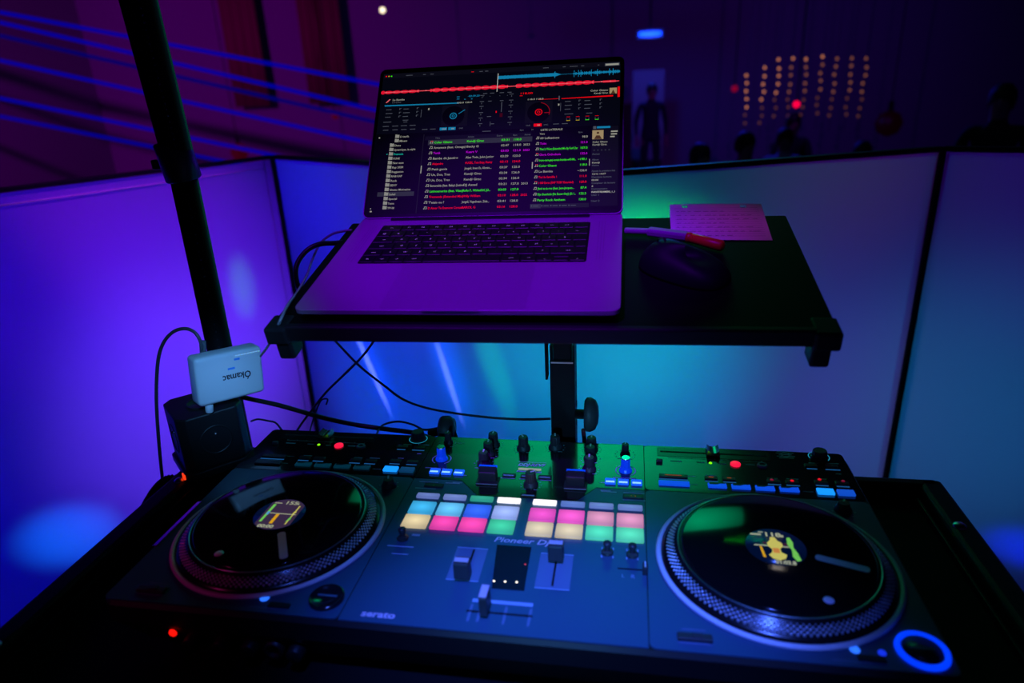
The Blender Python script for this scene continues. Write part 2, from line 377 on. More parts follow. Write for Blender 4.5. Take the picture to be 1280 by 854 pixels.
# gooseneck-like small toggles (mixer front)
def toggle():
    mb = MB(); mb.lathe([(.0062, 0), (.0062, .002), (.0035, .0035), (.0028, .006), (.0044, .011), (.0040, .013), (0, .0135)], 16, None, 0)
    mb.box((0, -.004, .003), (.011, .003, .0035), 0, bev=.001); return mb
put('toggle_lever', toggle(), [M_knob], [(.102, -.052), (.1275, -.053), (-.118, -.052)])
sw = MB().box((0, 0, .0045), (.0055, .010, .009), 0, bev=.0012); sw.box((0, .0008, .0092), (.0012, .008, .0005), 1)
put('reverse_switch', sw, [M_knob, M_white], [(.140, -.078)])
# effect paddles
def paddle():
    mb = MB()
    mb.box((0, -.002, .0008), (.028, .018, .0016), 0, bev=.0007)
    mb.box((0, 0, .009), (.0225, .012, .016), 0, bev=.0015, rot=(.25, 0, 0))
    mb.box((0, .0045, .0172), (.0225, .0035, .0014), 1, rot=(.25, 0, 0))
    mb.box((0, -.0112, .0017), (.026, .0012, .0008), 2)
    return mb
M_pline = mat('grey_print', (.3, .3, .36), .5)
put('effect_paddle', paddle(), [M_knob, glow('paddle_blue', (0, 70, 255), .8), M_pline], [(-.048, .071), (.060, .071)])
# channel faders and crossfader
def fadercap(w_, d_, h_, band):
    mb = MB(); mb.box((0, 0, .003+h_/2), (w_, d_, h_), 0, bev=.0016)
    mb.box((0, 0, .0036+h_), (w_*.9, d_*band, .0008), 1, bev=.0002); mb.box((0, 0, .002), (.003, .003, .004), 0); return mb
M_cap = mat('lilac_cap_stripe', (.75, .50, .62), .5)
put('channel_fader', fadercap(.0155, .013, .019, .45), [M_knob, M_cap], [(-.038, -.107), (.051, -.070)])
put('crossfader', fadercap(.0078, .0190, .021, .85), [M_knob, M_cap], [(-.0065, -.150)])
sl = MB(); sl.box((-.0365, -.085, S), (.0022, .046, .0006)); sl.box((.051, -.085, S), (.0022, .046, .0006)); sl.box((.0065, -.150, S), (.062, .0022, .0006)); sl.box((.126, -.075, S), (.026, .0016, .0006))
M_slot = mat('slot_black', (.003, .003, .003), .7)
sl.build('fader_slots', M_slot, C)
# fader paper labels and printed marks on the mixer
M_lblue = mat('lilac_print', (.80, .60, .75), .6)
M_tealb = mat('teal_lettering', (.5, .8, .8), .6)
pr = MB(); e = S+.0002
M_print = mat('pale_blue_print', (.32, .42, .62), .6)
M_faint = mat('faint_blue_print', (.12, .18, .30), .6)
pr.quad(-.055, -.110, -.022, -.060, e-.00005, 1); pr.quad(.034, -.112, .068, -.060, e-.00005, 1)
for x0, x1, y in ((-.055, -.022, -.060), (-.055, -.022, -.110), (.034, .068, -.060), (.034, .068, -.112)): pr.quad(x0, y-.0006, x1, y+.0006, e, 0)
pr.quad(-.022, -.138, .036, -.1335, e, 0)
for x in (-.021, -.012, .012, .035): pr.quad(x-.0012, -.163, x+.0012, -.141, e, 1)
for x in (.0965, .108, .122, .133): pr.quad(x-.0008, -.0475, x+.0008, -.0435, e, 0); pr.quad(x-.0008, -.0605, x+.0008, -.0565, e, 0)
for x in (.117, .126): pr.text('LR'[x > .12], x, -.088, .007, e, 0)
pr.quad(-.131, -.0665, -.102, -.0645, e, 0); pr.quad(-.122, -.0785, -.104, -.077, e, 0)
pr.quad(-.110, -.0465, -.101, -.043, e, 0)
for x, y in ((-.040, -.060),): pass
for nm_, a_ in (('Pioneer Dj', (-.019, -.0465, .0118, e, 0, None, 'LEFT', .060, .25, 0, .0002)), ('serato', (-.122, -.168, .011, e, 0, None, 'LEFT', .033, 0, 0, .00035))):
    MB().text(nm_, *a_).build('brand_lettering', M_lblue if 'M_lblue' in globals() else M_white, C)
if 0: pr.text('Pioneer Dj', -.019, -.0465, .0118, e, 2, width=.060, shear=.25, bold=.0002)
MB().text('DDJ-REV7', -.017, .1085, .0085, e, 0, width=.036, shear=.3, bold=.0003).build('model_lettering', M_tealb, C)
pr.quad(-.018, .1175, .019, .1182, e, 3)
MB().quad(-.015, .0985, .014, .1035, e, 0).build('status_display', glow('lit_display', (190, 200, 170), .5), C)
pr.quad(-.016, .0935, .015, .0965, e, 3)
MB().text('MIC', -.112, .156, .0065, e, 0, width=.013).build('input_lettering', M_tealb, C)
for kx, ky, rr in [(-.058, .158, 0), (-.060, .134, 0), (-.061, .108, 0), (.074, .158, 0), (.074, .134, 0), (.074, .108, 0), (-.016, .152, 0), (.026, .158, 0), (.006, .066, 0), (-.121, .158, 0), (.118, .148, 0)]:
    for k in range(11):
        a = math.radians(-55+k*29); R = .0125
        if 70 < k*29-55 < 110: continue
        wd = .0026 if k in (0, 10) else .0009
        pr.quad(kx+R*math.cos(a)-wd, ky+R*math.sin(a)-.0006, kx+R*math.cos(a)+wd, ky+R*math.sin(a)+.0006, e, 3)
for x, y, w_ in ((-.085, .079, .016), (-.085, .062, .012), (.096, .079, .016), (.096, .062, .012), (-.121, .0925, .028), (.118, .092, .028), (-.121, .060, .024), (-.0905, .060, .018), (.129, .060, .024), (.1, .060, .018), (-.121, .0455, .026), (.129, .0455, .026)):
    pr.quad(x-w_/2, y-.0009, x+w_/2, y+.0009, e, 3)
for x in (-.024, -.001, .021): pr.quad(x-.0095, .0770, x+.0085, .0786, e, 0)
def ringpts(cx, cy, r0, r1, a0, a1, mi, mb, z, n=20):
    for k in range(n):
        a = math.radians(a0+(a1-a0)*k/n); b = math.radians(a0+(a1-a0)*(k+1)/n)
        mb.poly([(cx+r0*math.cos(a), cy+r0*math.sin(a)), (cx+r1*math.cos(a), cy+r1*math.sin(a)), (cx+r1*math.cos(b), cy+r1*math.sin(b)), (cx+r0*math.cos(b), cy+r0*math.sin(b))], z, mi)
M_cyanring = glow('cyan_ring', (40, 170, 210), .6)
for x, y in ((-.119, .115), (.119, .109)):
    ringpts(x, y, .0115, .0128, -60, 60, 3, pr, e); ringpts(x, y, .0115, .0128, 120, 240, 3, pr, e)
M_teal = mat('teal_print', (.35, .65, .70), .6)
M_lit = glow('lit_display', (190, 200, 170), .5)
pr.build('mixer_print', [M_print, M_faint, M_lblue, M_teal, M_lit], C)
MB().prism([(-.014, -.052), (.023, -.052), (.025, -.118), (-.007, -.118)], S-.0002, S+.0006).build('mixer_glass_window', mat('smoked_glass', (.008, .022, .024), .12, spec=.9), C)
for x_, y_, r_, g_ in ((-.0065, -.108, .0011, glow('glint_white', (255, 235, 200), 2.5)), (.0045, -.1075, .0011, glow('glint_white', (255, 235, 200), 2.5)), (.0160, -.107, .0011, glow('glint_white', (255, 235, 200), 2.5)), (.0205, -.080, .0010, glow('glint_red', (220, 60, 60), .8))):
    MB().lathe([(r_, 0), (r_*.8, .0004), (0, .0006)], 12).build('glint_dot', g_, C, (x_, y_, S+.0006))  # glowing dots stand in for club lights mirrored in the glass
# small buttons
def button(name, w_, d_, h_, mats, spots, legend=None, two=False):
    mb = MB(); mb.box((0, 0, h_/2), (w_, d_, h_), 0, bev=min(.0007, h_*.4))
    if two: mb.box((0, -d_*.28, h_+.0001), (w_*.8, d_*.3, .0003), 1)
    if legend: mb.text(legend, 0, -d_*.18, d_*.5, h_+.0002, 1, align='CENTER')
    return put(name, mb, mats, spots)
M_btn = mat('unlit_button', (.015, .018, .022), .35)
button('channel_effect_button', .0128, .0105, .003, [glow('button_blue', (20, 90, 255), 1.0), glow('button_blue_white', (150, 215, 255), 1.1)], [(-.1195, .083), (-.104, .083), (-.088, .083), (.101, .081), (.1165, .081), (.1325, .081)], two=True)
button('lever_effect_button', .0165, .007, .002, [M_btn, M_teal], [(-.024, .0835), (-.001, .0835), (.021, .0835)], two=True)
button('deck_select_button', .024, .0075, .002, [M_btn, glow('tiny_green', (40, 220, 60), 1)], [(-.112, .052)], legend='.')
button('deck_select_button', .024, .0075, .002, [M_btn, glow('amber', (255, 120, 20), 1.2)], [(.1285, .052)], legend='-   -')
button('shift_plate', .0185, .0055, .0015, [M_black, M_teal], [(.006, .043)], legend=None, two=True)
# performance pads
padrows = [
 ('pad_mode_button', .0275, .0088, .0035, .028, [(-.1125, (105, 125, 195)), (-.0795, (115, 135, 205)), (-.047, (50, 165, 140)), (-.0145, (255, 250, 250)), (.0275, (255, 250, 250)), (.060, (95, 125, 200)), (.0925, (105, 130, 200)), (.125, (105, 130, 200))]),
 ('performance_pad', .0292, .0232, .0035, .0035, [(-.1125, (60, 170, 225)), (-.0795, (95, 185, 235)), (-.047, (50, 95, 235)), (-.0145, (150, 170, 230)), (.0275, (225, 75, 185)), (.060, (235, 85, 190)), (.0925, (205, 135, 170)), (.125, (210, 135, 175))]),
 ('performance_pad', .0292, .0232, .0035, -.0225, [(-.1125, (215, 195, 150)), (-.0795, (235, 65, 165)), (-.047, (240, 65, 165)), (-.0145, (60, 190, 145)), (.0275, (205, 190, 155)), (.060, (205, 190, 155)), (.0925, (75, 205, 165)), (.125, (80, 205, 165))]),
]
for nm, w_, d_, h_, y, cells in padrows:
    for x, rgb in cells:
        MB().box((0, 0, h_/2), (w_, d_, h_), 0, bev=.0012).build(nm, glow('pad_%d_%d_%d_%s' % (*rgb, nm[:7]), rgb, .9 if rgb[1] < 249 else 1.3, hot=.55 if 'perf' in nm else .15), C, (x, y, S))

# --- decks
def deck(dx, right):
    """dx = shift from the left deck's coordinates"""
    cx, cy = (-.262 if not right else .267), -.047
    # jog wheel: pale outer ring, studded slope, record, screen
    jw = MB()
    jw.lathe([(.1100, .0), (.1155, .0), (.1160, .0018), (.1140, .0036), (.1120, .0036), (.1105, .0026), (.1100, 0)], 128)
    J = jw.build('jog_wheel', M_ringm if True else None, C, (cx, cy, S)); J['label'] = 'pale outer ring of the jog wheel'
    pl = MB(); pl.lathe([(.1105, 0), (.1105, .0035), (.1060, .0050), (.0975, .0130), (.0945, .0150), (.0925, .0152), (0, .0152)], 128, None, 0)
    for row in range(5):
        f = row/4; R = .1045-.0062*f; zz = .0064+.0062*f*.95; N = 120
        for k in range(N):
            a = 2*PI*(k+.5*(row % 2))/N
            mtx = Matrix.Translation((R*math.cos(a), R*math.sin(a), zz)) @ Matrix.Rotation(a, 4, 'Z') @ Matrix.Rotation(.75, 4, 'Y')
            sz = .0008 if row == 4 else .0013
            pl.lathe([(sz*1.2, 0), (sz*.8, sz*.6), (0, sz*.8)], 5, mtx, 1)
    pl.build('platter', [M_strobe, M_dot], J)
    vr = .0905
    vy = MB(); vy.lathe([(vr, .0152), (vr, .0168), (vr-.0015, .0174), (.034, .0172), (.0300, .0174), (0, .0174)], 128, None, 0)
    vy.lathe([(.0948, .0152), (.0948, .0157), (.0936, .0157), (.0936, .0152)], 128, None, 1)
    vy.build('record', [M_vinyl, M_silver], J)
    # screen at the centre
    ds = MB(); zz = .0177; R = .0285
    ds.lathe([(R, .0174), (R, zz), (0, zz)], 64, None, 0)
    if not right:
        # display cropped round: brownish window with bars
        pts = [(R*.98*math.cos(a), R*.98*math.sin(a)) for a in [2*PI*k/64 for k in range(64)]]
        rot = Matrix.Rotation(-.02, 4, 'Z')
        clip = [(max(-.0195, min(.0215, x)), y) for x, y in pts]
        ds.poly(clip, zz+.0001, 1, rot)
        q = zz+.0003
        ds.text('155', -.004, .0185, .0085, q, 2, rot, width=.014, bold=.0002); ds.quad(.012, .019, .0135, .022, q, 2, rot); ds.quad(-.016, .019, -.007, .0205, q, 2, rot)
        ds.poly([(-.0165, -.016), (-.0135, -.016), (-.0125, .017), (-.0160, .017)], q, 3, rot)
        ds.quad(-.0155, -.003, -.0125, .003, q+.0001, 5, rot)
        ds.poly([(.0150, -.018), (.0165, -.017), (.0172, .017), (.0155, .017)], q, 6, rot); ds.poly([(.0140, -.014), (.0175, -.009), (.0165, -.003), (.0150, -.006)], q+.0001, 3, rot); ds.poly([(.0145, .0), (.018, .004), (.0165, .009), (.015, .005)], q+.0001, 6, rot)
        ds.quad(-.012, -.0002, .0195, .0012, q, 2, rot)
        ds.quad(-.0035, -.018, .0005, -.0005, q, 4, rot)
        ds.text('00:00', -.014, -.0255, .0075, q, 2, rot, width=.019, bold=.0003)
    else:
        rot = Matrix.Rotation(-.02, 4, 'Z'); q = zz+.0003
        ds.text('118', -.009, .0155, .0095, q, 2, rot, width=.015, bold=.0003); ds.quad(.0075, .0155, .010, .019, q, 2, rot); ds.quad(-.022, .0165, -.0115, .019, q, 2, rot); ds.quad(-.014, .021, -.009, .0225, q, 2, rot)
        ds.quad(-.0205, -.0005, .0125, .0012, q, 2, rot)
        w1 = [(-.0055, -.019), (.0005, -.0215), (.0065, -.018), (.0085, -.0125), (.004, -.009), (.0035, -.004), (.007, .001), (.0065, .006), (.003, .009), (.001, .0145), (-.0035, .0145), (-.0045, .009), (-.0075, .005), (-.0075, .000), (-.0040, -.005), (-.005, -.010), (-.0085, -.014)]
        ds.poly(w1, q+.0001, 6, rot); ds.quad(-.0035, -.0105, .0025, -.003, q+.0002, 7, rot)
        ds.poly([(.0125, .015), (.0155, .016), (.0175, .008), (.0165, .000), (.0190, -.008), (.0205, -.019), (.0165, -.021), (.0135, -.014), (.0145, -.004), (.0115, .004)], q, 3, rot)
        ds.poly([(-.0155, -.0015), (-.0135, -.0015), (-.0115, -.018), (-.0140, -.018)], q, 4, rot)
        ds.quad(-.012, .003, -.008, .006, q, 8, rot); ds.quad(.008, .002, .012, .006, q, 8, rot)
        ds.text('01:03.8', -.004, -.0262, .0075, q, 2, rot, width=.019, bold=.0003)
    back = mat('screen_navy', (.004, .006, .012), .2, emit=(.0, .01, .06), es=.35)
    win = glow('screen_mauve', (64, 44, 74), .7)
    ds.build('platter_screen', [back, win, glow('s_white', (200, 205, 170), .55), glow('s_green', (120, 210, 90), .75), glow('s_amber', (225, 165, 20), .8),
             glow('s_blue', (90, 170, 230), .7), glow('s_yellow', (215, 205, 100), .75), glow('s_orange', (220, 140, 70), .7), glow('s_wine', (70, 10, 60), .6)], J)
    # strip sticker and dot sticker on the record
    st = MB(); a = math.radians(-60 if not right else -18.5)
    st.prism(rrect(.0360, -.0042, .0835, .0042, .0035), .0174, .0179, 0, Matrix.Rotation(a, 4, 'Z'))
    st.build('position_sticker', M_sticker, J)
    a = math.radians(-113 if not right else -66)
    MB().lathe([(.0048, .0172), (.0046, .0178), (0, .0178)], 24, Matrix.Translation((.078*math.cos(a), .078*math.sin(a), 0))).build('dot_sticker', M_sticker, J)
    # tempo fader
    X = lambda x: x+dx
    fd = MB(); fd.prism(rrect(X(-.366), .149, X(-.226), .171, .002), S, S+.0004, 0); fd.box((X(-.296), .160, S+.0004), (.132, .0028, .0006), 1)
    fd.build('tempo_fader_bed', [mat('fader_bed', (.02, .021, .024), .2, spec=.7), M_slot], C)
    fc = MB(); px = -.300 if not right else -.296
    fc.bm.verts.ensure_lookup_table()
    prof = [(-.0085, 0), (-.0070, .0075), (-.0035, .0045), (0, .0040), (.0035, .0045), (.0070, .0075), (.0085, 0)]
    for y0, y1 in ((-.0085, .0085),):
        A = [fc.bm.verts.new((x_, y0, z_+.002)) for x_, z_ in prof]; B = [fc.bm.verts.new((x_, y1, z_+.002)) for x_, z_ in prof]
        for k in range(len(prof)): fc.bm.faces.new((A[k], A[(k+1) % 7], B[(k+1) % 7], B[k]))
        fc.bm.faces.new(A[::-1]); fc.bm.faces.new(B)
    fc.box((0, 0, .0062), (.0009, .0172, .0012), 1)
    fc.build('tempo_fader_cap', [mat('greenish_silver_cap', (.35, .42, .42), .25, metal=.8), M_white], C, (X(px), .160, S))
    # printed marks
    p = MB(); e = S+.0002
    p.quad(X(-.352), .1452, X(-.238), .1459, e, 0)
    for k in range(9): p.quad(X(-.352+k*.01425)-.0004, .1452, X(-.352+k*.01425)+.0004, .1478, e, 0)
    for x, y, w_ in ((-.343, .1375, .014), (-.313, .1375, .010), (-.2865, .1365, .008), (-.2530, .1375, .011), (-.176, .1485, .012), (-.154, .1495, .016), (-.174, .112, .008), (-.153, .1255, .006), (-.303, .107, .012),
                     (-.232, .108, .012), (-.209, .109, .014)):
        p.quad(X(x)-w_/2, y-.0010, X(x)+w_/2, y+.0010, e, 0)
    p.text('SLIP', X(-.234), .1072, .0042, e, 0, align='CENTER')
    for x, y, w_ in ((-.3485, .0945, .034), (-.304, .0945, .015), (-.283, .0945, .015), (-.232, .0945, .015), (-.211, .0945, .015), (-.181, .1345, .012), (-.157, .1345, .017), (-.178, .0975, .014), (-.155, .0975, .014)):
        p.quad(X(x)-w_/2, y-.0011, X(x)+w_/2, y+.0011, e, 1)
    for x, y, w_ in ((-.327, .1035, .012), (-.327, .0855, .012), (-.197, .083, .012)):
        p.quad(X(x)-w_/2, y-.0004, X(x)+w_/2, y+.0004, e, 0)
    ringpts(X(-.166), .165, .0118, .0128, 0, 360, 2, p, e, 40)
    if right:
        p_, p = p, MB()
        for k, (ww, yy) in enumerate(((.009, .174), (.011, .170), (.008, .166), (.011, .162), (.009, .158))):
            p.poly([(.319-ww, yy-.0012), (.319+ww, yy-.0004), (.319+ww, yy+.0014), (.319-ww, yy+.0006)], e, 3)
        ringpts(.319, .166, .004, .0062, 20, 160, 3, p, e+.0001); ringpts(.319, .166, .004, .0062, 200, 340, 3, p, e+.0001); p.build('deck_emblem', [M_tealb]*4, C); p = p_
    for k in range(7):
        a = math.radians(-50+k*46); p.quad(X(-.168)+.0115*math.cos(a)-.001, .047+.0115*math.sin(a)-.0005, X(-.168)+.0115*math.cos(a)+.001, .047+.0115*math.sin(a)+.0005, e, 0)
    for x, y in ((-.344, -.156), ): p.quad(X(x)-.014, y-.010, X(x)+.014, y-.0085, e, 3); p.quad(X(x)-.010, y+.006, X(x)+.010, y+.0075, e, 3)
    p.quad(X(-.224)-.010, -.170, X(-.224)+.020, -.1685, e, 3)
    p.build('deck_print', [M_teal, glow('bar_blue', (40, 120, 200), .35 if not right else .5), M_cyanring, M_faint], C)
    # buttons
    M_red = glow('button_red', (255, 25, 70), 1.0)
    put('tempo_led', MB().lathe([(.0022, 0), (.0018, .0008), (0, .001)], 12), [glow('led_green', (130, 255, 0), 1.2)], [(X(-.301), .137)])
    put('key_lock_button', MB().lathe([(.0062, 0), (.0062, .0018), (.0055, .0024), (0, .0024)], 24), [M_red], [(X(-.271), .136)])
    rb = MB().lathe([(.0062, 0), (.0062, .0018), (.0055, .0024), (.0035, .0024), (.0030, .0016), (0, .0016)], 24, mis=[1, 1, 1, 0, 0]); put('platter_button', rb, [M_btn, mat('pale_button', (.3, .34, .42), .4)], [(X(-.239), .136)])
    put('slide_switch', MB().box((0, 0, .002), (.008, .005, .004), bev=.001), [M_knob], [(X(-.364), .134)])
    put('wide_button', MB().box((0, 0, .0010), (.034, .007, .002), bev=.0006).text('', 0, 0, .004), [M_btn], [(X(-.3485), .1005)])
    if right:
        for bx, lw in ((-.3485, .020), (-.304, .006), (-.283, .005)):
            MB().quad(X(bx)-lw/2, .1000, X(bx)+lw/2, .1016, S+.0023, 0).build('button_legend', glow('orange_legend', (150, 60, 30), .7), C)
        for bx, by, c_ in ((-.234, .1015, 'wine'), (-.211, .1015, 'red'), (-.179, .1075, 'red'), (-.153, .1065, 'wine')):
            MB().lathe([(.0022, 0), (.0016, .0006), (0, .0008)], 10).build('indicator_led', glow('ind_'+c_, (230, 10, 40) if c_ == 'red' else (120, 10, 50), .9), C, (X(bx), by, S+.0022))
    sb = MB().box((0, 0, .0010), (.015, .007, .002), bev=.0006)
    put('small_button', sb, [M_btn], [(X(x), y) for x, y in ((-.304, .1005), (-.283, .1005), (-.232, .1005), (-.211, .1005), (-.178, .1035), (-.155, .1035), (-.181, .1410), (-.157, .1410))])
    lb = glow('loop_blue', (10, 75, 230), .9) if right else mat('dull_hotcue', (.18, .24, .30), .35, emit=(.0, .05, .10), es=.35)
    ck = MB().box((0, 0, .0012), (.0215, .0088, .0024), bev=.0007); ck.poly([(-.009, .0005), (-.001, .0005), (.004, .0028), (.009, .0028), (.009, .0038), (-.009, .0038)], .0025, 1)
    put('hot_cue_button', ck, [lb, M_btn], [(X(-.2985), .084), (X(-.2715), .084), (X(-.2445), .084), (X(-.2175), .084)])
    put('loop_button', MB().box((0, 0, .0012), (.036, .0095, .0024), bev=.0007), [lb if right else mat('dull_blue_button', (.03, .05, .10), .35)], [(X(-.3485), .084)])
    put('deck_pad_button', MB().box((0, 0, .0015), (.0185, .0105, .003), bev=.0008), [glow('bright_azure', (20, 140, 255), 1.25)], [(X(-.178), .083)])
    put('deck_pad_button', MB().box((0, 0, .0015), (.0185, .0105, .003), bev=.0008), [glow('bright_azure2', (20, 90, 230), .7) if right else mat('dull_slate', (.12, .22, .34), .35, emit=(0, .06, .14), es=.5)], [(X(-.156), .0825)])
    # bottom row
    if right:
        cb = MB().lathe([(.0155, 0), (.0155, .0022), (0, .0022)], 48); cb.lathe([(.0165, 0), (.0165, .0026), (.0205, .0026), (.0210, 0)], 48, None, 1)
        cb.box((0, .001, .0024), (.020, .0028, .0006), 2)
        o = cb.build('play_button', [M_btn, glow('ring_blue', (0, 55, 255), 1.15), mat('dim_legend', (.10, .16, .25), .5)], C, (.366, -.151, S)); o['label'] = 'round button with a glowing blue ring'
        o = put('start_led', MB().lathe([(.0042, 0), (.0038, .001), (0, .0013)], 16), [glow('led_azure', (40, 110, 255), 1.3)], [(.312, -.156)])
        put('start_led', MB().lathe([(.0034, 0), (.003, .001), (0, .0013)], 16), [glow('led_blue2', (20, 50, 230), 1.0)], [(.333, -.157)])
    else:
        cb = MB().lathe([(.0172, .0020), (.0165, .0036), (.0150, .0036), (.0140, .0018), (0, .0012)], 48); cb.lathe([(.0172, 0), (.0172, .0020)], 48); cb.box((0, .002, .0022), (.020, .0022, .0005), 1, bev=.0002)
        cb.build('play_button', [mat('gloss_button', (.01, .012, .015), .15, spec=.8), mat('dim_legend', (.10, .16, .25), .5)], C, (-.163, -.150, S))
        put('start_led', MB().lathe([(.0046, 0), (.004, .001), (0, .0013)], 16), [glow('led_azure', (40, 110, 255), 1.3)], [(-.2245, -.1565)])
    put('start_button', MB().box((0, 0, .001), (.022, .006, .002), bev=.0006), [M_btn], [(X(-.205) if not right else .3225, -.165)])
    put('torque_switch', MB().box((0, 0, .0018), (.030, .008, .0036), bev=.001).box((.002, 0, .0042), (.010, .005, .0016), bev=.0005), [M_knob], [((-.344 if not right else .181), -.160)])
deck(0, False)
deck(.525, True)
# front face: red headphone led and knobs
MB().lathe([(.0042, 0), (.0036, .0016), (0, .002)], 16, Matrix.Translation((-.316, -.1785, .060-.021)) @ Matrix.Rotation(PI/2, 4, 'X')).build('headphone_led', glow('led_red', (255, 20, 10), 1.3), C)
for x in (-.300, -.268, -.238, -.190):
    MB().lathe([(.0088, 0), (.0080, .012), (.0070, .013), (0, .013)], 20, Matrix.Translation((x, -.1690, .026)) @ Matrix.Rotation(PI/2, 4, 'X')).build('front_knob', M_black, C)
MB().lathe([(.010, 0), (.010, .008), (.006, .008), (.0055, .001), (0, .001)], 20, Matrix.Translation((-.213, -.170, .026)) @ Matrix.Rotation(PI/2, 4, 'X')).build('headphone_jack', M_black, C)

# ------------------------------------------------------------------ laptop stand (tray tilted towards the dj)
LR = Euler((.2248, -.0055, 0)).to_matrix().to_4x4()
LAP = Matrix.Translation((-.0678, .1454, 1.2654)) @ Matrix.Rotation(.0078, 4, 'Z') @ LR
T0 = thing('laptop_stand', 'black laptop stand with tilted tray on a square post behind the controller', 'laptop stand', (.03, .235, .76))
Ti = Matrix.Translation((.03, .235, .76)).inverted() @ LAP
def tray_build(mb, name, mats):
    bmesh.ops.transform(mb.bm, matrix=Ti, verts=mb.bm.verts[:]); return mb.build(name, mats, T0)
zt = -.0168
tray_build(MB().prism(rrect(-.205, -.128, .386, .142, .003), zt-.016, zt), 'tray', mat('tray_black', (.003, .003, .004), .6, spec=.12))
tray_build(MB().box((.0905, -.1305, zt-.0085), (.560, .009, .019), bev=.002), 'front_lip', M_rubber)
for x in (-.198, .377):
    mb = MB(); mb.box((x, -.124, zt-.0095), (.026, .032, .021), bev=.003); mb.box((x+(.003 if x < 0 else -.003), -.122, zt-.030), (.019, .026, .026), bev=.003)
    tray_build(mb, 'corner_bracket', M_rubber)
tray_build(MB().box((.10, .02, zt-.020), (.10, .12, .008), bev=.001).box((.142, -.02, zt-.026), (.02, .012, .008)), 'mounting_plate', M_blackmetal)
def loc(x, y, z): return (x-.03, y-.235, z-.76)
MB().box(loc(.031, .232, 1.155), (.024, .024, .215), bev=.001).build('inner_post', M_blackmetal, T0)
MB().box(loc(.0095, .222, 1.16), (.003, .018, .17), bev=.0006).build('post_spring_plate', M_blackmetal, T0)
sl = MB(); # open channel sleeve
sl.box(loc(.031, .2175, .955), (.034, .003, .295), bev=.0006); sl.box(loc(.0155, .236, .965), (.003, .034, .318), bev=.0006); sl.box(loc(.0465, .236, .965), (.003, .034, .318), bev=.0006)
for zz in (1.06, 1.03, 1.0): sl.cyl(loc(.0482, .236, zz), loc(.0488, .236, zz), .004, seg=12, mi=1)
sl.box(loc(.031, .2158, 1.1), (.030, .0006, .002), 2)
sl.build('outer_sleeve', [M_blackmetal, M_slot, M_silver], T0)
kb = MB(); kb.cyl(loc(.048, .22, 1.021), loc(.062, .22, 1.021), .007, seg=16)
kb.build('knob_shaft', M_blackmetal, T0)
kb = MB(); kb.lathe([(0, 0), (.020, 0), (.024, .003), (.0245, .008), (.021, .015), (.012, .019), (0, .020)], 20, Matrix.Translation(loc(.061, .22, 1.021)) @ Matrix.Rotation(PI/2, 4, 'Y'), smooth=True)
kb.build('tightening_knob', mat('grey_knob_plastic', (.08, .085, .09), .5), T0)
kb = MB(); kb.lathe([(0, 0), (.018, 0), (.020, .003), (.0205, .012), (.016, .020), (0, .022)], 20, Matrix.Translation(loc(-.150, .22, .988)) @ Matrix.Rotation(PI/2, 4, 'Y'))
kb.build('side_knob', mat('grey_knob_plastic', (.08, .085, .09), .5), T0)
MB().cyl(loc(-.150, .222, .985), loc(-.168, .222, .978), .006, seg=14).cyl(loc(-.128, .222, .962), loc(.02, .222, .962), .006, seg=14).cyl(loc(-.134, .222, .984), loc(-.128, .222, .960), .006, seg=14).build('side_arm', M_blackmetal, T0)
cl = MB(); cl.box(loc(.031, .217, .885), (.06, .006, .13), bev=.001); cl.box(loc(.031, .195, .8895), (.06, .05, .0), bev=0) if False else None
cl.box(loc(.031, .190, .845), (.06, .06, .006), bev=.001)
cl.cyl(loc(.031, .175, .80), loc(.031, .175, .888), .006, seg=12); cl.cyl(loc(.031, .175, .884), loc(.031, .175, .8895), .015, seg=20)
cl.build('table_clamp', M_blackmetal, T0)
MB().tube([loc(.058, .233, .99), loc(.060, .234, .96), loc(.058, .232, .93)], .003, 8).build('safety_strap', mat('dark_red_strap', (.25, .01, .03), .5), T0)

# ------------------------------------------------------------------ laptop
LW, LD = .3557, .2481
Lp = thing('laptop', 'open dark grey laptop running dj software with track lists on its screen', 'laptop')
Lp.matrix_world = LAP
b = MB(); hi = rrect(-LW/2, -LD/2, LW/2, LD/2, .010); lo_ = rrect(-LW/2+.014, -LD/2+.014, LW/2-.014, LD/2-.014, .010); n = len(hi)
R0 = [[b.bm.verts.new((x, y, z)) for x, y in p] for p, z in ((lo_, -.0150), (hi, -.0055), (hi, -.0006), (rrect(-LW/2+.0006, -LD/2+.0006, LW/2-.0006, LD/2-.0006, .0095), 0))]
for a_, c_ in zip(R0, R0[1:]):
    for i in range(n): b.bm.faces.new((a_[i], a_[(i+1) % n], c_[(i+1) % n], c_[i]))
b.bm.faces.new(R0[0][::-1]); b.bm.faces.new(R0[-1])
b.build('base', M_alu, Lp)
for sx in (-1, 1):
    for sy in (-1, 1): MB().lathe([(0, -.0168), (.007, -.0168), (.008, -.0148), (0, -.0148)], 20, Matrix.Translation((sx*.155, sy*.10, 0))).build('rubber_foot', M_rubber, Lp)
MB().box((0, -LD/2+.001, -.0005), (.062, .004, .0016), bev=.0004).build('opening_notch', M_alu, Lp)
kx0, kx1, ky0, ky1 = -.1395, .1365, -.0150, .0938
MB().prism(rrect(kx0-.001, ky0-.001, kx1+.001, ky1+.001, .003), .0001, .0003).build('keyboard_well', mat('key_well', (.004, .004, .005), .5), Lp)
MB().prism(rrect(-.080, -.1215, .080, -.0195, .004), .0, .00025).build('trackpad', mat('trackpad_glass', (.32, .32, .34), .4, metal=.2), Lp)
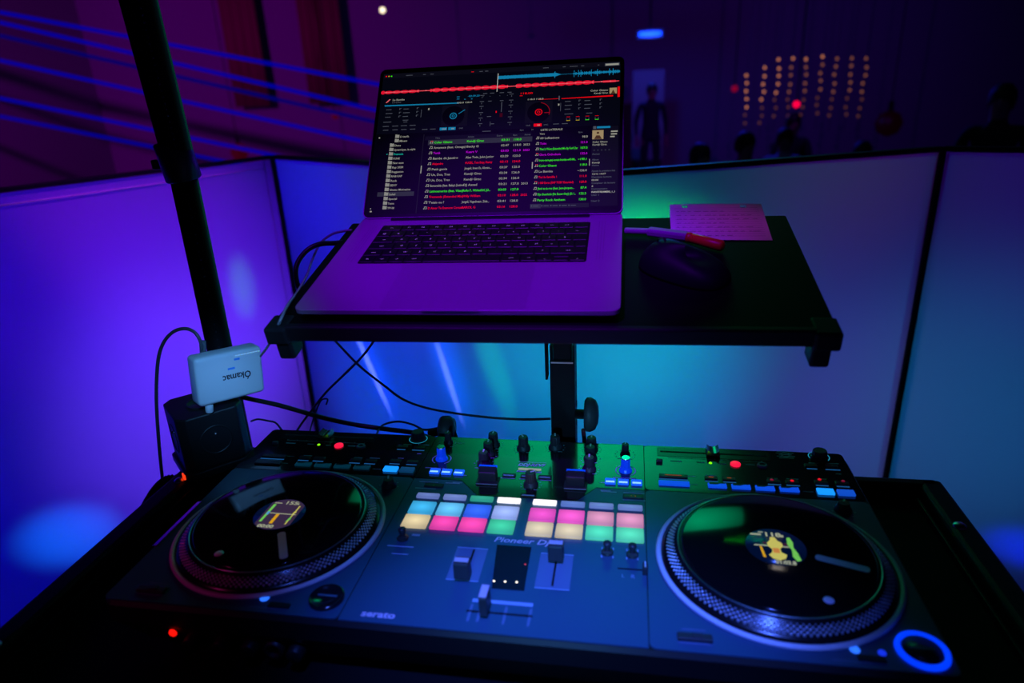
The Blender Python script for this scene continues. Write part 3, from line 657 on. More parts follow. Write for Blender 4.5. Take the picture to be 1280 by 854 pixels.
for s in (-1, 1):
    g = MB()
    for i in range(60):
        for j in range(3): g.quad(s*.153-.0045+.0035*j, -.010+.0018*i, s*.153-.0035+.0035*j, -.0092+.0018*i, .0001, 0)
    g.build('speaker_grille', mat('grille_holes', (.25, .25, .27), .5, metal=.3), Lp)
M_key = mat('key_black', (.006, .006, .008), .42); M_kl = mat('key_legend', (.5, .46, .55), .5, emit=(.25, .15, .30), es=.5)
rows = [
 [(1.5, 'esc')]+[(1, c_) for c_ in ('F1', 'F2', 'F3', 'F4', 'F5', 'F6', 'F7', 'F8', 'F9', 'F10', 'F11', 'F12')]+[(1, '')],
 [(1, c_) for c_ in '@&e"\'($e!ca)-']+[(1.5, '<-')],
 [(1.5, 'tab')]+[(1, c_) for c_ in 'AZERTYUIOP^$']+[(1, '')],
 [(1.75, 'caps')]+[(1, c_) for c_ in 'QSDFGHJKLMu*']+[(.75, '')],
 [(1.25, 'shift')]+[(1, c_) for c_ in '<WXCVBN,;:=']+[(2.25, 'shift')],
 [(1, 'fn'), (1, 'ctrl'), (1, 'alt'), (1.25, 'cmd'), (5, ''), (1.25, 'cmd'), (1, 'alt')]]
rp = (ky1-ky0)/6; U = (kx1-kx0)/14.5
def key(x0, x1, yb, yt, leg):
    k = MB(); cx, cy = (x0+x1)/2, (yb+yt)/2
    k.box((0, 0, .0006), (x1-x0-.0024, yt-yb-.0024, .0010), 0, bev=.0004, seg=1)
    if leg: k.text(leg, 0, -.0015, .0048 if len(leg) < 3 else .0034, .00116, 1, align='CENTER')
    k.build('key', [M_key, M_kl], Lp, (cx, cy, .0003))
for r_, row in enumerate(rows):
    x = kx0; yt = ky1-r_*rp; yb = yt-rp
    for wd, leg in row: key(x, x+wd*U, yb, yt, leg); x += wd*U
    if r_ == 5:
        ym = (yb+yt)/2
        key(x, x+U, yb, ym, '<'); key(x+U, x+2*U, yb, ym, ''); key(x+U, x+2*U, ym, yt, ''); key(x+2*U, x+3*U, yb, ym, '>')
# lid, opened to 140 degrees; its own axes: x right, y up the screen, z out of the screen
th = math.radians(140)
LID = Matrix.Translation((0, LD/2-.010, .0)) @ Matrix.Rotation(th-PI, 4, 'X') @ Matrix.Rotation(0, 4, 'Z')
yv = Vector((0, -math.cos(th), math.sin(th))); zv = Vector((0, -math.sin(th), -math.cos(th)))
LID = Matrix(((1, 0, 0, 0), (0, yv.y, zv.y, LD/2-.010), (0, yv.z, zv.z, 0), (0, 0, 0, 1)))
MB().cyl((-.135, LD/2-.010, -.002), (.135, LD/2-.010, -.002), .0048, seg=16).build('hinge', mat('hinge_black', (.01, .01, .012), .4), Lp)
ld = MB(); ld.prism(rrect(-LW/2, .003, LW/2, .2445, .009), -.0045, -.0003, 0); ld.prism(rrect(-LW/2+.0012, .004, LW/2-.0012, .2435, .008), -.0003, 0, 1)
lid = ld.build('lid', [M_alu, mat('screen_bezel', (.002, .002, .003), .35, spec=.1)], Lp); lid.matrix_local = LID
# ---- the picture on the display (everything here glows: it is a screen)
sc_m = []; sc_i = {}
def G(name, rgb, es=.7):
    if name not in sc_i: sc_i[name] = len(sc_m); sc_m.append(glow('px_'+name, rgb, es))
    return sc_i[name]
D = MB(); k_ = .001
G('bg', (5, 6, 18), .8)
def Q(x0, y0, x1, y1, c_, z=1): D.quad(x0*k_, y0*k_, x1*k_, y1*k_, .0001*z, c_)
def TX(s, x, y, size, c_, w_=None, al='LEFT'): D.text(s, x*k_, y*k_, size*k_, .0004, c_, None, al, w_*k_ if w_ else None, bold=.00006)
D.prism(rrect(-.1725, .0085, .1725, .2365, .006), 0, .0001, 0)
gry = G('grey', (185, 185, 170), .6); grn = G('green', (60, 235, 10), .9); prp = G('magenta', (190, 10, 215), .9); red = G('red', (240, 5, 15), .9)
dim = G('dim', (105, 110, 125), .45); blu = G('blue', (20, 140, 190), .7); wred = G('wred', (235, 20, 50), .85); pk = G('pink', (255, 110, 120), .8)
p1 = G('panel', (12, 12, 24), .8); p2 = G('panel2', (2, 2, 6), .8); p3 = G('rowhi', (45, 47, 55), .8); cy_ = G('cyan', (20, 190, 170), .7); yel = G('yellow', (230, 200, 40), .6)
tan = G('tan', (190, 165, 120), .6); wht = G('white', (220, 220, 210), .6); p4 = G('bar', (22, 22, 30), .8); cof = G('folder', (165, 165, 155), .6)
for i, c_ in enumerate(('red', 'yellow', 'green')): D.lathe([(.0011, .0002), (0, .0003)], 10, Matrix.Translation(((-168+4*i)*k_, .232, 0)), {'red': red, 'yellow': yel, 'green': grn}[c_])
Q(-172, 228.5, 172, 236, p1, 1.2)
for x, w_ in ((-138, 10), (-112, 4), (-101, 5), (-40, 4), (-28, 5), (-20, 5), (64, 8), (92, 4), (102, 11), (118, 4), (141, 2)): Q(x, 231.4, x+w_, 232.3, dim if x != -40 else red, 2)
Q(151, 229.5, 171, 233.8, dim, 2); Q(152, 230.3, 170, 233, gry, 2.2)
# blue waveform, top right
random.seed(3)
def wave(xa, xb, yc, amp, c_, step=1.1, core=None, am2=.3):
    x = xa
    while x < xb:
        a = amp*(1-am2*random.random()); D.poly([(x*k_, (yc-a)*k_), ((x+step)*k_, (yc-a*.9)*k_), ((x+step)*k_, (yc+a*.9)*k_), (x*k_, (yc+a)*k_)], .0003, c_); x += step
    if core is not None: Q(xa, yc-amp*.15, xb, yc+amp*.15, core, 4)
wave(0, 80, 219.7, 3.0, blu, 1.6, am2=.18)
D.poly([(.080, .2235), (.0905, .2197), (.080, .2160)], .0003, blu); Q(90, 219.4, 107, 219.9, blu, 3)
wave(107, 171, 219.6, 2.9, blu, .9, am2=.7)
for x in (81, 108, 114, 117.5, 132, 140.5, 157, 162): Q(x, 214.2, x+.8, 225, blu, 3)
# red waveform across
x = -168
while x < 170:
    a = (3.3 if -98 < x else 2.6)*(.55+.45*abs(math.sin((x+168)/12*PI)))
    if -117 < x < -99 or 14 < x < 26 or x > 136: a = .7 if not 147 < x < 166 else 1.6
    D.poly([(x*k_, (204.2-a)*k_), ((x+1.5)*k_, (204.2-a)*k_), ((x+1.5)*k_, (204.2+a)*k_), (x*k_, (204.2+a)*k_)], .0003, wred); x += 1.5
Q(-168, 203.8, 170, 204.5, pk, 4)
for k in range(28): xx = -164+12*k; D.poly([((xx-2)*k_, .2031), ((xx+2)*k_, .2042), ((xx-2)*k_, .2053)], .00045, pk)
D.lathe([(.0030, .0003), (.0031, .00031), (0, .00032)], 14, Matrix.Translation((-.170, .2043, 0)), wred)
Q(-.7, 196.5, .3, 226.5, wht, 5)
# decks
TX('La Bamba', -154, 189.6, 4.2, gry, 18); TX('Los Lobos', -154, 185.8, 3.0, dim, 13)
D.poly([(-.164, .1868), (-.162, .1868), (-.157, .1925), (-.159, .1925)], .0003, pk)
D.poly([(-.165, .1828), (-.165, .1808), (-.055, .1800), (-.053, .1812), (-.055, .1816)], .0003, blu)
TX('-02:39.20', -42, 190, 4.0, blu, 17); Q(-58, 190.5, -54, 191.5, blu, 3); Q(-47, 186, -45, 187, blu, 3); Q(-37, 186, -35, 187, blu, 3); Q(-58, 187, -54, 188, blu, 3)
TX('130.0', -58, 180, 3.4, gry, 10); TX('130.0', -46, 180, 3.4, gry, 10)
TX('118.00', 33, 190, 4.0, red, 17); TX('118.0', 44, 180, 3.4, gry, 10); TX('118.0', 56, 180, 3.4, gry, 10); Q(33, 187.3, 37, 188.2, red, 3)
TX('Color Gitano', 156, 189, 4.0, gry, 24, 'RIGHT'); TX('Kendji Girac', 156, 184.8, 3.2, gry, 19, 'RIGHT')
D.poly([(.092, .1805), (.163, .1818), (.163, .1798), (.092, .1795)], .0003, red); Q(88, 177.5, 89.6, 184.5, dim, 4); Q(60, 180, 88, 180.6, red, 2)
Q(158, 184.2, 168, 193.5, tan, 3); D.poly([(.160, .1842), (.163, .1905), (.166, .1842)], .0004, G('brown', (90, 60, 35), .6)); Q(169, 178.5, 172, 195, red, 3)
def disc(cx, cy, r, c_, ct):
    D.lathe([(r*k_, .0002), (0, .00025)], 40, Matrix.Translation((cx*k_, cy*k_, 0)), p2)
    D.lathe([(5.2*k_, .0003), (4.0*k_, .0003)], 32, Matrix.Translation((cx*k_, cy*k_, 0)), c_); D.lathe([(2.1*k_, .0003), (1.3*k_, .0003)], 24, Matrix.Translation((cx*k_, cy*k_, 0)), c_)
Q(-78, 143, -40, 178, p1, 1.3); Q(42, 143, 80, 178, p1, 1.3)
disc(-61, 160, 16, blu, 0); disc(61, 160, 16, red, 0)
D.poly([(-.0540, .1633), (-.0535, .1626), (-.0443, .1690), (-.0449, .1697)], .0003, blu)
for k in range(14):
    a0, a1 = math.radians(80-7*k), math.radians(73-7*k); r0, r1 = .0148, .0156
    D.poly([(.061+r0*math.cos(a0), .160+r0*math.sin(a0)), (.061+r1*math.cos(a0), .160+r1*math.sin(a0)), (.061+r1*math.cos(a1), .160+r1*math.sin(a1)), (.061+r0*math.cos(a1), .160+r0*math.sin(a1))], .0003, G('dred', (170, 10, 30), .7))
Q(69, 158.2, 76, 159.2, G('dred', (170, 10, 30)), 3)
Q(-79, 137.3, -68.6, 141.8, blu, 3); Q(-66.5, 137.3, -56, 141.8, blu, 3); Q(55, 137.3, 66, 141.8, red, 3); TX('CUE', -76, 138.4, 2.6, gry, 6); TX('II', -62, 138.4, 2.6, gry, 3); TX('SYNC', -51, 138.4, 2.8, dim, 6); TX('CUE', 44, 138.4, 2.8, dim, 6); TX('II', 60, 138.4, 2.6, gry, 3); TX('SYNC', 69, 138.4, 2.8, dim, 6)
def dashes(x, y, w_): Q(x, y, x+w_, y+.9, dim, 3)
for j, y in enumerate((174.5, 168.3, 162.2)):
    for x in (-162, -136, 97, 124): dashes(x, y, 8+(j % 2)*2)
    for x in (-142, -116, 116, 145): Q(x, y-.5, x+1, y+2.2, dim, 3); Q(x, y+1.6, x+3, y+2.2, dim, 3)
for x in (-164, -150, -137, -124): dashes(x, 147, 9); dashes(x+1, 140.8, 8)
dashes(-164, 154, 12); dashes(-135, 156, 8); dashes(-134, 153, 6); dashes(97, 154.5, 12); dashes(127, 154.5, 8)
Q(-109, 160, -108.4, 173, dim, 3); Q(91, 160, 91.6, 173, dim, 3); Q(-99, 171.5, -97, 174.5, gry, 3); Q(87.5, 169, 89.5, 172, gry, 3)
for x in (-105, -93, 82, 94): dashes(x, 139.5, 8)
for k, c_ in enumerate((yel, yel, grn, grn)):
    Q(100+13*k, 144.2, 105+13*k, 145, c_, 3); Q(100+13*k, 145, 100.7+13*k, 148, dim, 3); Q(104.3+13*k, 145, 105+13*k, 148, dim, 3); Q(100+13*k, 150, 105+13*k, 150.6, red, 3)
for y in (191, 181, 173, 163, 154, 145): dashes(-24, y, 6); dashes(18, y, 6); Q(-21.5, y-4, -20.8, y-1.5, dim, 3); Q(21, y-4, 21.7, y-1.5, dim, 3)
dashes(-12, 181, 5); dashes(5, 181, 5); Q(7.5, 163, 8.4, 179, dim, 3); Q(0, 162, 1.5, 165, red, 3); Q(6, 155, 10, 161, G('dkred', (70, 5, 15)), 2)
for x in (-20, -10, 4, 15): dashes(x, 194, 6); Q(x, 189, x+.8, 190, dim, 3)
Q(-7, 141, -6.4, 148, dim, 3); dashes(-6, 144, 5); dashes(-12, 156, 6)
# browser
Q(-172, 9, 172, 135, p2, 1.2); Q(-101.8, 9, -100.6, 132, p4, 2); Q(-92, 130.6, 52, 134.5, p2, 2); Q(-99, 122, 52, 128.5, p1, 1.6); dashes(-17, 132.5, 12)
TX('Titre', -84, 124.0, 3.2, dim); TX('Artiste', -37, 124.0, 3.2, dim); TX('Duree', 4, 124, 3.2, dim); TX('Bpm', 27, 124, 3.2, dim); TX('Annee', 43, 124.0, 3.2, dim); TX('Bpm', 36, 131.5, 3.0, dim); TX('24', 52, 131.5, 3.0, dim)
Q(-94, 114.2, 54, 122, p3, 2)
trk = [('Color Gitano', 'Kendji Girac', '03:31', '118.0', '', grn, 26, 24), ('Amanece (feat. Omega)', 'Becky G', '02:47', '118.0', '2023', gry, 46, 17), ('Tomb', 'Kaart V', '03:03', '121.0', '2023', prp, 10, 16),
 ('Bamba de Janeiro', 'Alex Twin, John Junior', '03:29', '123.0', '', gry, 36, 40), ('Alejandro', 'HUGEL, Tom Enzy, Denny', '03:13', '124.0', '', red, 16, 38), ('Petit genie', 'Jungeli, Imen Es, Alonzo...', '03:37', '125.0', '', gry, 22, 38),
 ('Un, Dos, Tres', 'Kendji Girac', '02:34', '126.0', '', gry, 27, 24), ('Un, Dos, Tres', 'Kendji Girac', '02:34', '126.0', '', gry, 27, 24), ('Esmeralda (feat. Baby) (Latino...', 'DJ Assad', '03:21', '127.0', '2013', gry, 50, 19),
 ('Latinoamerica (feat. Vitaa)', 'RoRo P., WickedUrl, Jul...', '03:03', '127.0', '', grn, 47, 38), ("Tremenda (Extended Mix)", 'Willy William', '03:10', '128.0', '2022', red, 48, 25), ("T'etais ou ?", 'Jungeli, Vegedream, Zola...', '03:41', '128.0', '', gry, 22, 38), ('D Amor Te Enamore Corazon', 'KAROL G', '03:16', '128.0', '', red, 50, 19)]
for i, (a, b_, c1, d1, e1, cc, w1, w2) in enumerate(trk):
    y = 116.6-8.5*i
    Q(-91.5, y+.2, -90, y+1.4, gry, 3); Q(-88.5, y+.2, -87, y+1.4, gry, 3); Q(-90.4, y+.2, -89.8, y+4, gry, 3); Q(-87.4, y+.2, -86.8, y+4, gry, 3); Q(-90.4, y+3.2, -86.8, y+4, gry if i else red, 3)
    TX(a, -85, y, 4.7, cc, w1); TX(b_, -38, y, 4.7, cc, w2); TX(c1, 11, y, 4.5, cc, 11); TX(d1, 27.5, y, 4.5, cc, 10.5)
    if e1: TX(e1, 42, y, 4.2, cc, 9)
for i, a in enumerate(('LI sxolit', 'Mixem', 'Disco', 'dynamique, le style', 'Francais', 'FUNK', 'New wave', 'Rap 2020', 'Reggaeton', 'RNB RAP', 'Rock', 'SEXY', 'Ghetto Motivation', 'Soleil', 'Special', 'Tecno', 'TP100')):
    y = 128.2-7.0*i; x = -139 if i < 2 else -145.5
    if i == 13: Q(-160, y-1.4, -107, y+5.2, p3, 2)
    Q(x-4.5, y-.2, x+1.5, y+4.6, cof, 3); Q(x-4.5, y+4.6, x-2, y+5.2, cof, 3); TX(a, x+2.6, y, 4.3, cy_ if i == 4 else gry, [13, 11, 9, 31, 14, 10, 16, 16, 17, 16, 9, 10, 30, 9, 12, 9, 10][i])
    if i == 4: Q(x-8, y+1.2, x-6.5, y+2.4, cy_, 3)
Q(-168, 128, -166, 130, gry, 3); Q(-168, 12, -165, 14, gry, 3); Q(-168, 16.5, -166.5, 18, gry, 3); Q(-100.9, 70, -99.6, 82, gry, 3)
Q(56, 9, 134, 135, p2, 1.6); Q(55.4, 72, 56.7, 82, gry, 3); Q(132.6, 74, 133.7, 84, gry, 3); TX('LISTE LATERALE', 65, 130, 4.0, gry, 30); TX('Titre', 64, 124, 3.4, gry); TX('Bpm', 117, 124.5, 3.2, dim)
for i, (a, v, cc, w1) in enumerate((('60 Lefizations', '98.8', gry, 26), ('Tobt', '121.0', prp, 9), ('That U Want (Extended Mix By Funf Clar', '107.0', grn, 52), ('Gloria Orthodoxia', '132.0', prp, 29), ('bruno-mars-gasp-neveux-brandes-w43-84b...', '~140.1', grn, 50), ('Color Gitano', '118.0', grn, 24), ('La Bamba', '~156.0', gry, 19),
     ('Toi la famille !', '111.0', red, 25), ('1 000 Euros (RAF TOBY Extended)', '120.0', red, 47), ('Jhné es la rou (feat. Jean-Jacques...', '87.4', grn, 49), ('Dje Guenhole (Re Exxor-Hay) (D. I...', '122.2', grn, 51), ('Party Rock Anthem', '130.0', grn, 37))):
    y = 117-8.55*i
    if i == 2: Q(60, y-2, 132, y+5.5, p1, 2)
    Q(59.3, y+.2, 60.8, y+1.4, gry, 3); Q(62, y+.2, 63.5, y+1.4, gry, 3); Q(60.4, y+.2, 61, y+4, gry, 3); Q(63, y+.2, 63.6, y+4, gry, 3); Q(60.4, y+3.2, 63.6, y+4, gry if i not in (3, 5, 8) else red, 3)
    TX(a, 65, y, 4.5, cc, w1); TX(v, 130, y, 4.5, cc, None, 'RIGHT')
Q(56, 12.6, 70, 19, p3, 2); Q(70, 12.6, 134, 19, p4, 2)
for x in (60, 74, 86, 98, 110): dashes(x, 15.5, 7); Q(x-3, 15.3, x-1.5, 17, dim, 3)
Q(135.5, 14, 171, 134, p1, 1.7); Q(137, 129.8, 141, 134, dim, 3); Q(142, 130.5, 160, 133.5, blu, 3); Q(136, 113.8, 151, 127.6, tan, 3); D.lathe([(.0018, .0004), (0, .0004)], 10, Matrix.Translation((.1435, .1235, 0)), G('brown', (90, 60, 35))); D.poly([(.1385, .1140), (.1412, .1195), (.1460, .1195), (.1490, .1140)], .0004, G('brown', (90, 60, 35)))
Q(161, 124, 170, 126, gry, 3); Q(161, 120, 169, 122, gry, 3); Q(160, 116, 166, 118, gry, 3)
TX('Color Gitano', 136.5, 108.3, 3.6, gry, 20); TX('Kendji Girac', 136.5, 104.2, 3.6, gry, 19)
for k in range(5): Q(138+5*k, 96, 140+5*k, 98, p3, 3)
for i, (a, y, c_, w_) in enumerate((('Annee', 90, dim, 10), ('Album', 81.5, dim, 9), ('Kendji', 77, gry, 10), ('Genre', 73, dim, 9), ('Ajoute le premiere fois', 64.5, dim, 31), ('12/12 14:07', 60, gry, 18), ('Derniere lecture', 55.5, dim, 26), ('00:00', 51, gry, 9), ('Compteur de lecture', 46.5, dim, 31), ('4', 42, gry, 2.4), ('Commentaire', 38, dim, 21), ('WAVSTREAMERS_1_1', 33.4, wht, 31), ('User 1', 29, dim, 10), ('User 2', 20.5, dim, 11))):
    TX(a, 136.5, y, 3.4, c_, w_)
disp = D.build('display', sc_m, lid)
# ------------------------------------------------------------------ things on the tray
def on_tray(x, y, z=zt): return LAP @ Vector((x, y, z))
def rot_tray(a=0): return (LAP @ Matrix.Rotation(a, 4, 'Z')).to_euler()
pp = MB(); PW, PH = .120, .112
# gently curled sheet with ruled writing and two punched holes, overhanging the rear edge of the tray
holes = ((.020, .103), (.096, .103))
nx, ny = 30, 28; V = {}
def ph(x, y): return .0006+.0010*math.sin(x*30)*.4+(.05*max(0, y-.075))**1*.3+.0
for i in range(nx+1):
    for j in range(ny+1): x, y = PW*i/nx, PH*j/ny; V[i, j] = pp.bm.verts.new((x, y, ph(x, y)))
for i in range(nx):
    for j in range(ny):
        xc, yc = PW*(i+.5)/nx, PH*(j+.5)/ny
        if any(abs(xc-hx) < .0032 and abs(yc-hy) < .0032 for hx, hy in holes): continue
        f = pp.bm.faces.new((V[i, j], V[i+1, j], V[i+1, j+1], V[i, j+1])); f.smooth = True
for j in range(15):
    y = .010+.0062*j
    D_ = 0
    pp.poly([(.006, y), (.114, y), (.114, y+.0004), (.006, y+.0004)], .0016+(.015*max(0, y-.075)), 1)
    x = .008
    while x < (.105 if j % 3 else .07) and j < 13:
        w_ = random.uniform(.002, .009)
        if j % 2 == 0: pp.poly([(x, y+.001), (x+w_, y+.0012), (x+w_, y+.0022), (x, y+.002)], .0017+(.015*max(0, y-.075)), 1)
        x += w_+random.uniform(.0015, .006)
o = pp.build('note_sheet', [M_paper, M_ink]); o.location = on_tray(.238, .072); o.rotation_euler = rot_tray(-.03)
tag(o, 'hole-punched sheet of ruled paper overhanging the rear edge of the black tray', 'paper')
mo = MB()
seg = []; nu, nv = 28, 12
for j in range(nv+1):
    ph_ = PI/2*j/nv; ring = []
    for i in range(nu):
        a = 2*PI*i/nu; ca, sa = math.cos(a), math.sin(a)
        ex = lambda c_: math.copysign(abs(c_)**.75, c_)
        ring.append(mo.bm.verts.new((.054*ex(ca)*math.cos(ph_)**.6, .031*ex(sa)*math.cos(ph_)**.6, .034*math.sin(ph_)*(1-.25*ca)*.82)))
    seg.append(ring)
for j in range(nv):
    for i in range(nu):
        f = mo.bm.faces.new((seg[j][i], seg[j][(i+1) % nu], seg[j+1][(i+1) % nu], seg[j+1][i])); f.smooth = True
mo.bm.faces.new(seg[0][::-1])
mouse = thing('computer_mouse', 'dark computer mouse on the black tray right of the laptop', 'mouse'); mouse.location = on_tray(.248, -.012); mouse.rotation_euler = rot_tray(-.6)
mo.build('shell', mat('mouse_black', (.006, .006, .010), .55, spec=.2), mouse)
MB().lathe([(.006, -.002), (.0065, 0), (.006, .002)], 16, Matrix.Translation((-.030, 0, .0295)) @ Matrix.Rotation(PI/2, 4, 'X')).build('scroll_wheel', M_rubber, mouse)
# folding cutter: purple metal handle end bent towards a translucent red grip
pn = thing('craft_knife', 'folding tool with dull mauve blade half and red grip, beside the paper', 'tool'); pn.location = on_tray(.256, .066, zt+.0015); pn.rotation_euler = rot_tray(0)
MB().box((-.022, .010, .006), (.052, .013, .010), bev=.003, rot=(0, 0, -.33)).box((-.058, .022, .005), (.036, .009, .006), bev=.002, rot=(0, 0, -.12)).build('blade_half', mat('mauve_metal', (.30, .25, .34), .4), pn)
MB().cyl((.0, .0, .006), (.006, -.003, .006), .0065, seg=14, bev=.001).build('collar', mat('orange_collar', (.5, .10, .02), .4), pn)
MB().cyl((.005, -.003, .0065), (.040, -.028, .0065), .0062, .0068, seg=16, bev=.002).build('grip', mat('red_grip', (.75, .015, .02), .35), pn)

# ------------------------------------------------------------------ power cube, charger, left pole
pc = thing('power_cube', 'black cube-shaped power socket tower at the table rear left corner', 'power socket', (-.490, .169, TZ+.020), (0, 0, math.radians(47)))
def octo(s_, c_): return [(-s_+c_, -s_), (s_-c_, -s_), (s_, -s_+c_), (s_, s_-c_), (s_-c_, s_), (-s_+c_, s_), (-s_, s_-c_), (-s_, -s_+c_)]
b = MB(); b.prism(octo(.050, .012), 0, .012); b.prism(octo(.046, .012), .012, .094)
b.bm.verts.ensure_lookup_table()
o = b.build('housing', mat('cube_black', (.012, .012, .014), .4, spec=.5), pc); bv = o.modifiers.new('b', 'BEVEL'); bv.width = .002; bv.segments = 2
for a in (0, PI/2, PI, -PI/2):
    mt = Matrix.Rotation(a, 4, 'Z') @ Matrix.Translation((0, -.046, .052)) @ Matrix.Rotation(PI/2, 4, 'X')
    s_ = MB(); s_.lathe([(.0225, 0), (.0225, .001), (.0200, .001), (.0195, -.0006), (0, -.0006)], 32, mt, 0, mis=[0, 0, 0, 1]); s_.lathe([(.002, -.0006), (.0018, .003), (0, .004)], 10, mt @ Matrix.Translation((0, .010, 0)), 2)
    for sx in (-1, 1): s_.lathe([(.0028, -.0004), (0, -.0003)], 12, mt @ Matrix.Translation((sx*.0095, 0, 0)), 3)
    s_.build('socket', [M_black, M_slot, M_chrome, mat('hole', (.0, .0, .0), .9)], pc)
MB().lathe([(.0225, .094), (.0225, .0952), (.0200, .0952), (.0195, .0943), (0, .0943)], 32).build('socket', M_black, pc)
MB().box((-.0505, -.034, .006), (.003, .010, .008), bev=.001).build('switch', glow('switch_red', (255, 60, 20), 1.1), pc)
# charger
ch = thing('charger', 'white multi-port usb charger plugged into the top of the power cube', 'charger', (-.440, .163, 1.0565), (0, math.radians(5), math.radians(54)))
b = MB(); b.box((0, 0, .036), (.094, .030, .070), 0, bev=.006, seg=4)
for f in b.bm.faces: f.smooth = True
b.build('case', M_whitep, ch)
lt = MB(); FM = Matrix.Translation((0, -.0151, .036)) @ Matrix.Rotation(PI/2, 4, 'X')
lt.text('Ókamac', .030, .0030, .0125, .0002, 0, FM @ Matrix.Rotation(PI, 4, 'Z'), width=.036, align='CENTER') if False else None
lt.text('Ókamac', 0, 0, .0135, .0001, 0, FM @ Matrix.Translation((.028, .0030, 0)) @ Matrix.Rotation(PI, 4, 'Z'), width=.040, bold=.0003)
lt.build('lettering', mat('dark_ink', (.02, .02, .03), .5), ch)
lt = MB()
for k in range(9): lt.quad(.008+.0042*k, .0280, .0105+.0042*k, .0290, .0001, 0, FM)
lt.quad(-.004, .010, .006, .013, .00012, 1, FM); lt.quad(.006, .022, .014, .025, .00012, 1, FM)
lt.build('status_lights', [glow('dots_cyan', (150, 210, 255), .8), mat('blue_ports', (.05, .30, .85), .4)], ch)
MB().cyl((-.031, -.004, -.0125), (-.031, -.004, .004), .0055, seg=14, bev=.001).build('plug_prong', M_whitep, ch)
# pole
PLx, PLy = -.535, .30
pt = thing('stand_pole', 'black perforated stand pole leaning over its collar at the left', 'stand', (PLx, PLy, 0))
MB().cyl((0, 0, 0.02), (0, 0, 1.35), .0195, seg=28).build('lower_tube', M_blackmetal, pt)
MB().lathe([(0, 0), (.11, 0), (.112, .012), (.03, .022), (0, .022)], 40).build('base_disc', M_blackmetal, pt)
co = MB(); co.cyl((0, 0, 1.345), (-.004, -.006, 1.400), .0255, seg=28, bev=.002); co.box((-.030, 0, 1.368), (.030, .012, .014), bev=.002)
co.build('collar', M_black, pt)
up = Vector((-.012, -.006, 1.385)); upe = Vector((.045, -.082, 1.597)); up = Vector((-.001, -.002, 1.385)); upe = up+(upe-up)*2.2
MB().cyl(up, upe, .0225, .0225, seg=28).build('upper_tube', M_blackmetal, pt)
hs = MB(); d = (upe-up); dn = d.normalized(); cdir = (Vector((.1195-PLx, -.6383-PLy, 1.46))-up).normalized(); side = (cdir-dn*cdir.dot(dn)).normalized()
for k in range(58):
    c_ = up+d*(k+.5)/58+side*.0226; m_ = Matrix.Translation(c_) @ side.to_track_quat('Z', 'Y').to_matrix().to_4x4(); hs.lathe([(.0016, -.0001), (0, .0004)], 8, m_)
for k in range(26):
    c_ = Vector((.0, 0, .98+.013*k))+Vector((.55, -.83, 0)).normalized()*.0196; m_ = Matrix.Translation(c_) @ Vector((.55, -.83, 0)).to_track_quat('Z', 'Y').to_matrix().to_4x4(); hs.lathe([(.0014, -.0001), (0, .0004)], 8, m_)
hs.build('perforation_row', mat('hole_rim', (.05, .05, .07), .3, metal=.6), pt)

# ------------------------------------------------------------------ cables (world points)
def cable(name, label, pts, r, m_, braid=0, sub=8):
    o = MB().tube(pts, r, 8, sub=sub, braid=braid).build(name, m_); tag(o, label, 'cable'); return o
cable('thick_power_cable', 'thick black cable sagging from the power cube to the controller rear', [(-0.462, 0.22, 1.03), (-0.446, 0.23, 1.02), (-0.405, 0.23, 1.012), (-0.342, 0.23, 0.995), (-0.292, 0.23, 0.985), (-0.242, 0.23, 0.979), (-0.191, 0.21, 0.986), (-0.156, 0.195, 0.986)], 0.0036, M_cable, 0)
cable('thin_cable', 'thin dark cable swooping from the tray underside to the stand post', [(-0.289, 0.16, 1.177), (-0.287, 0.18, 1.155), (-0.293, 0.23, 1.112), (-0.267, 0.23, 1.081), (-0.233, 0.23, 1.051), (-0.205, 0.23, 1.029), (-0.163, 0.23, 1.015), (-0.092, 0.23, 1.006), (-0.033, 0.23, 1.004), (0.013, 0.216, 1.014)], 0.0018, M_cable, 0)
cable('thin_cable', 'thin dark cable running down from the tray to the controller left rear', [(-0.192, 0.16, 1.176), (-0.219, 0.2, 1.145), (-0.258, 0.23, 1.1), (-0.293, 0.23, 1.067), (-0.325, 0.23, 1.038), (-0.353, 0.23, 1.007), (-0.379, 0.23, 0.976), (-0.37, 0.19, 0.976)], 0.0018, M_cable, 0)
cable('thin_cable', 'small looped thin cable just left of the crossing cables', [(-0.329, 0.23, 1.016), (-0.328, 0.235, 1.023), (-0.338, 0.235, 1.021), (-0.348, 0.235, 1.005), (-0.359, 0.235, 0.982), (-0.349, 0.2, 0.978), (-0.348, 0.19, 0.969)], 0.0012, M_cable, 0)
cable('thin_cable', 'thin cable arching low behind the left deck of the controller', [(-0.243, 0.2, 0.983), (-0.248, 0.24, 0.979), (-0.223, 0.24, 0.987), (-0.2, 0.24, 0.983), (-0.182, 0.24, 0.975), (-0.159, 0.24, 0.979), (-0.137, 0.24, 0.981)], 0.0016, M_cable, 0)
cable('thin_cable', 'short thin cable from the cube to the controller rear left', [(-0.452, 0.22, 0.988), (-0.44, 0.22, 0.992), (-0.423, 0.22, 0.99), (-0.411, 0.22, 0.987), (-0.391, 0.2, 0.986)], 0.0015, M_cable, 0)
cable('laptop_charging_cable', 'pale slim charging cable leaving the laptop left side over the tray edge', [(-0.266, 0.262, 1.275), (-0.277, 0.262, 1.274), (-0.291, 0.25, 1.272), (-0.301, 0.23, 1.263), (-0.301, 0.2, 1.248), (-0.287, 0.15, 1.24), (-0.276, 0.1, 1.234), (-0.264, 0.05, 1.233), (-0.26, 0.02, 1.224), (-0.288, 0.05, 1.195), (-0.341, 0.12, 1.153), (-0.378, 0.16, 1.123)], 0.0017, M_cablel, 0)
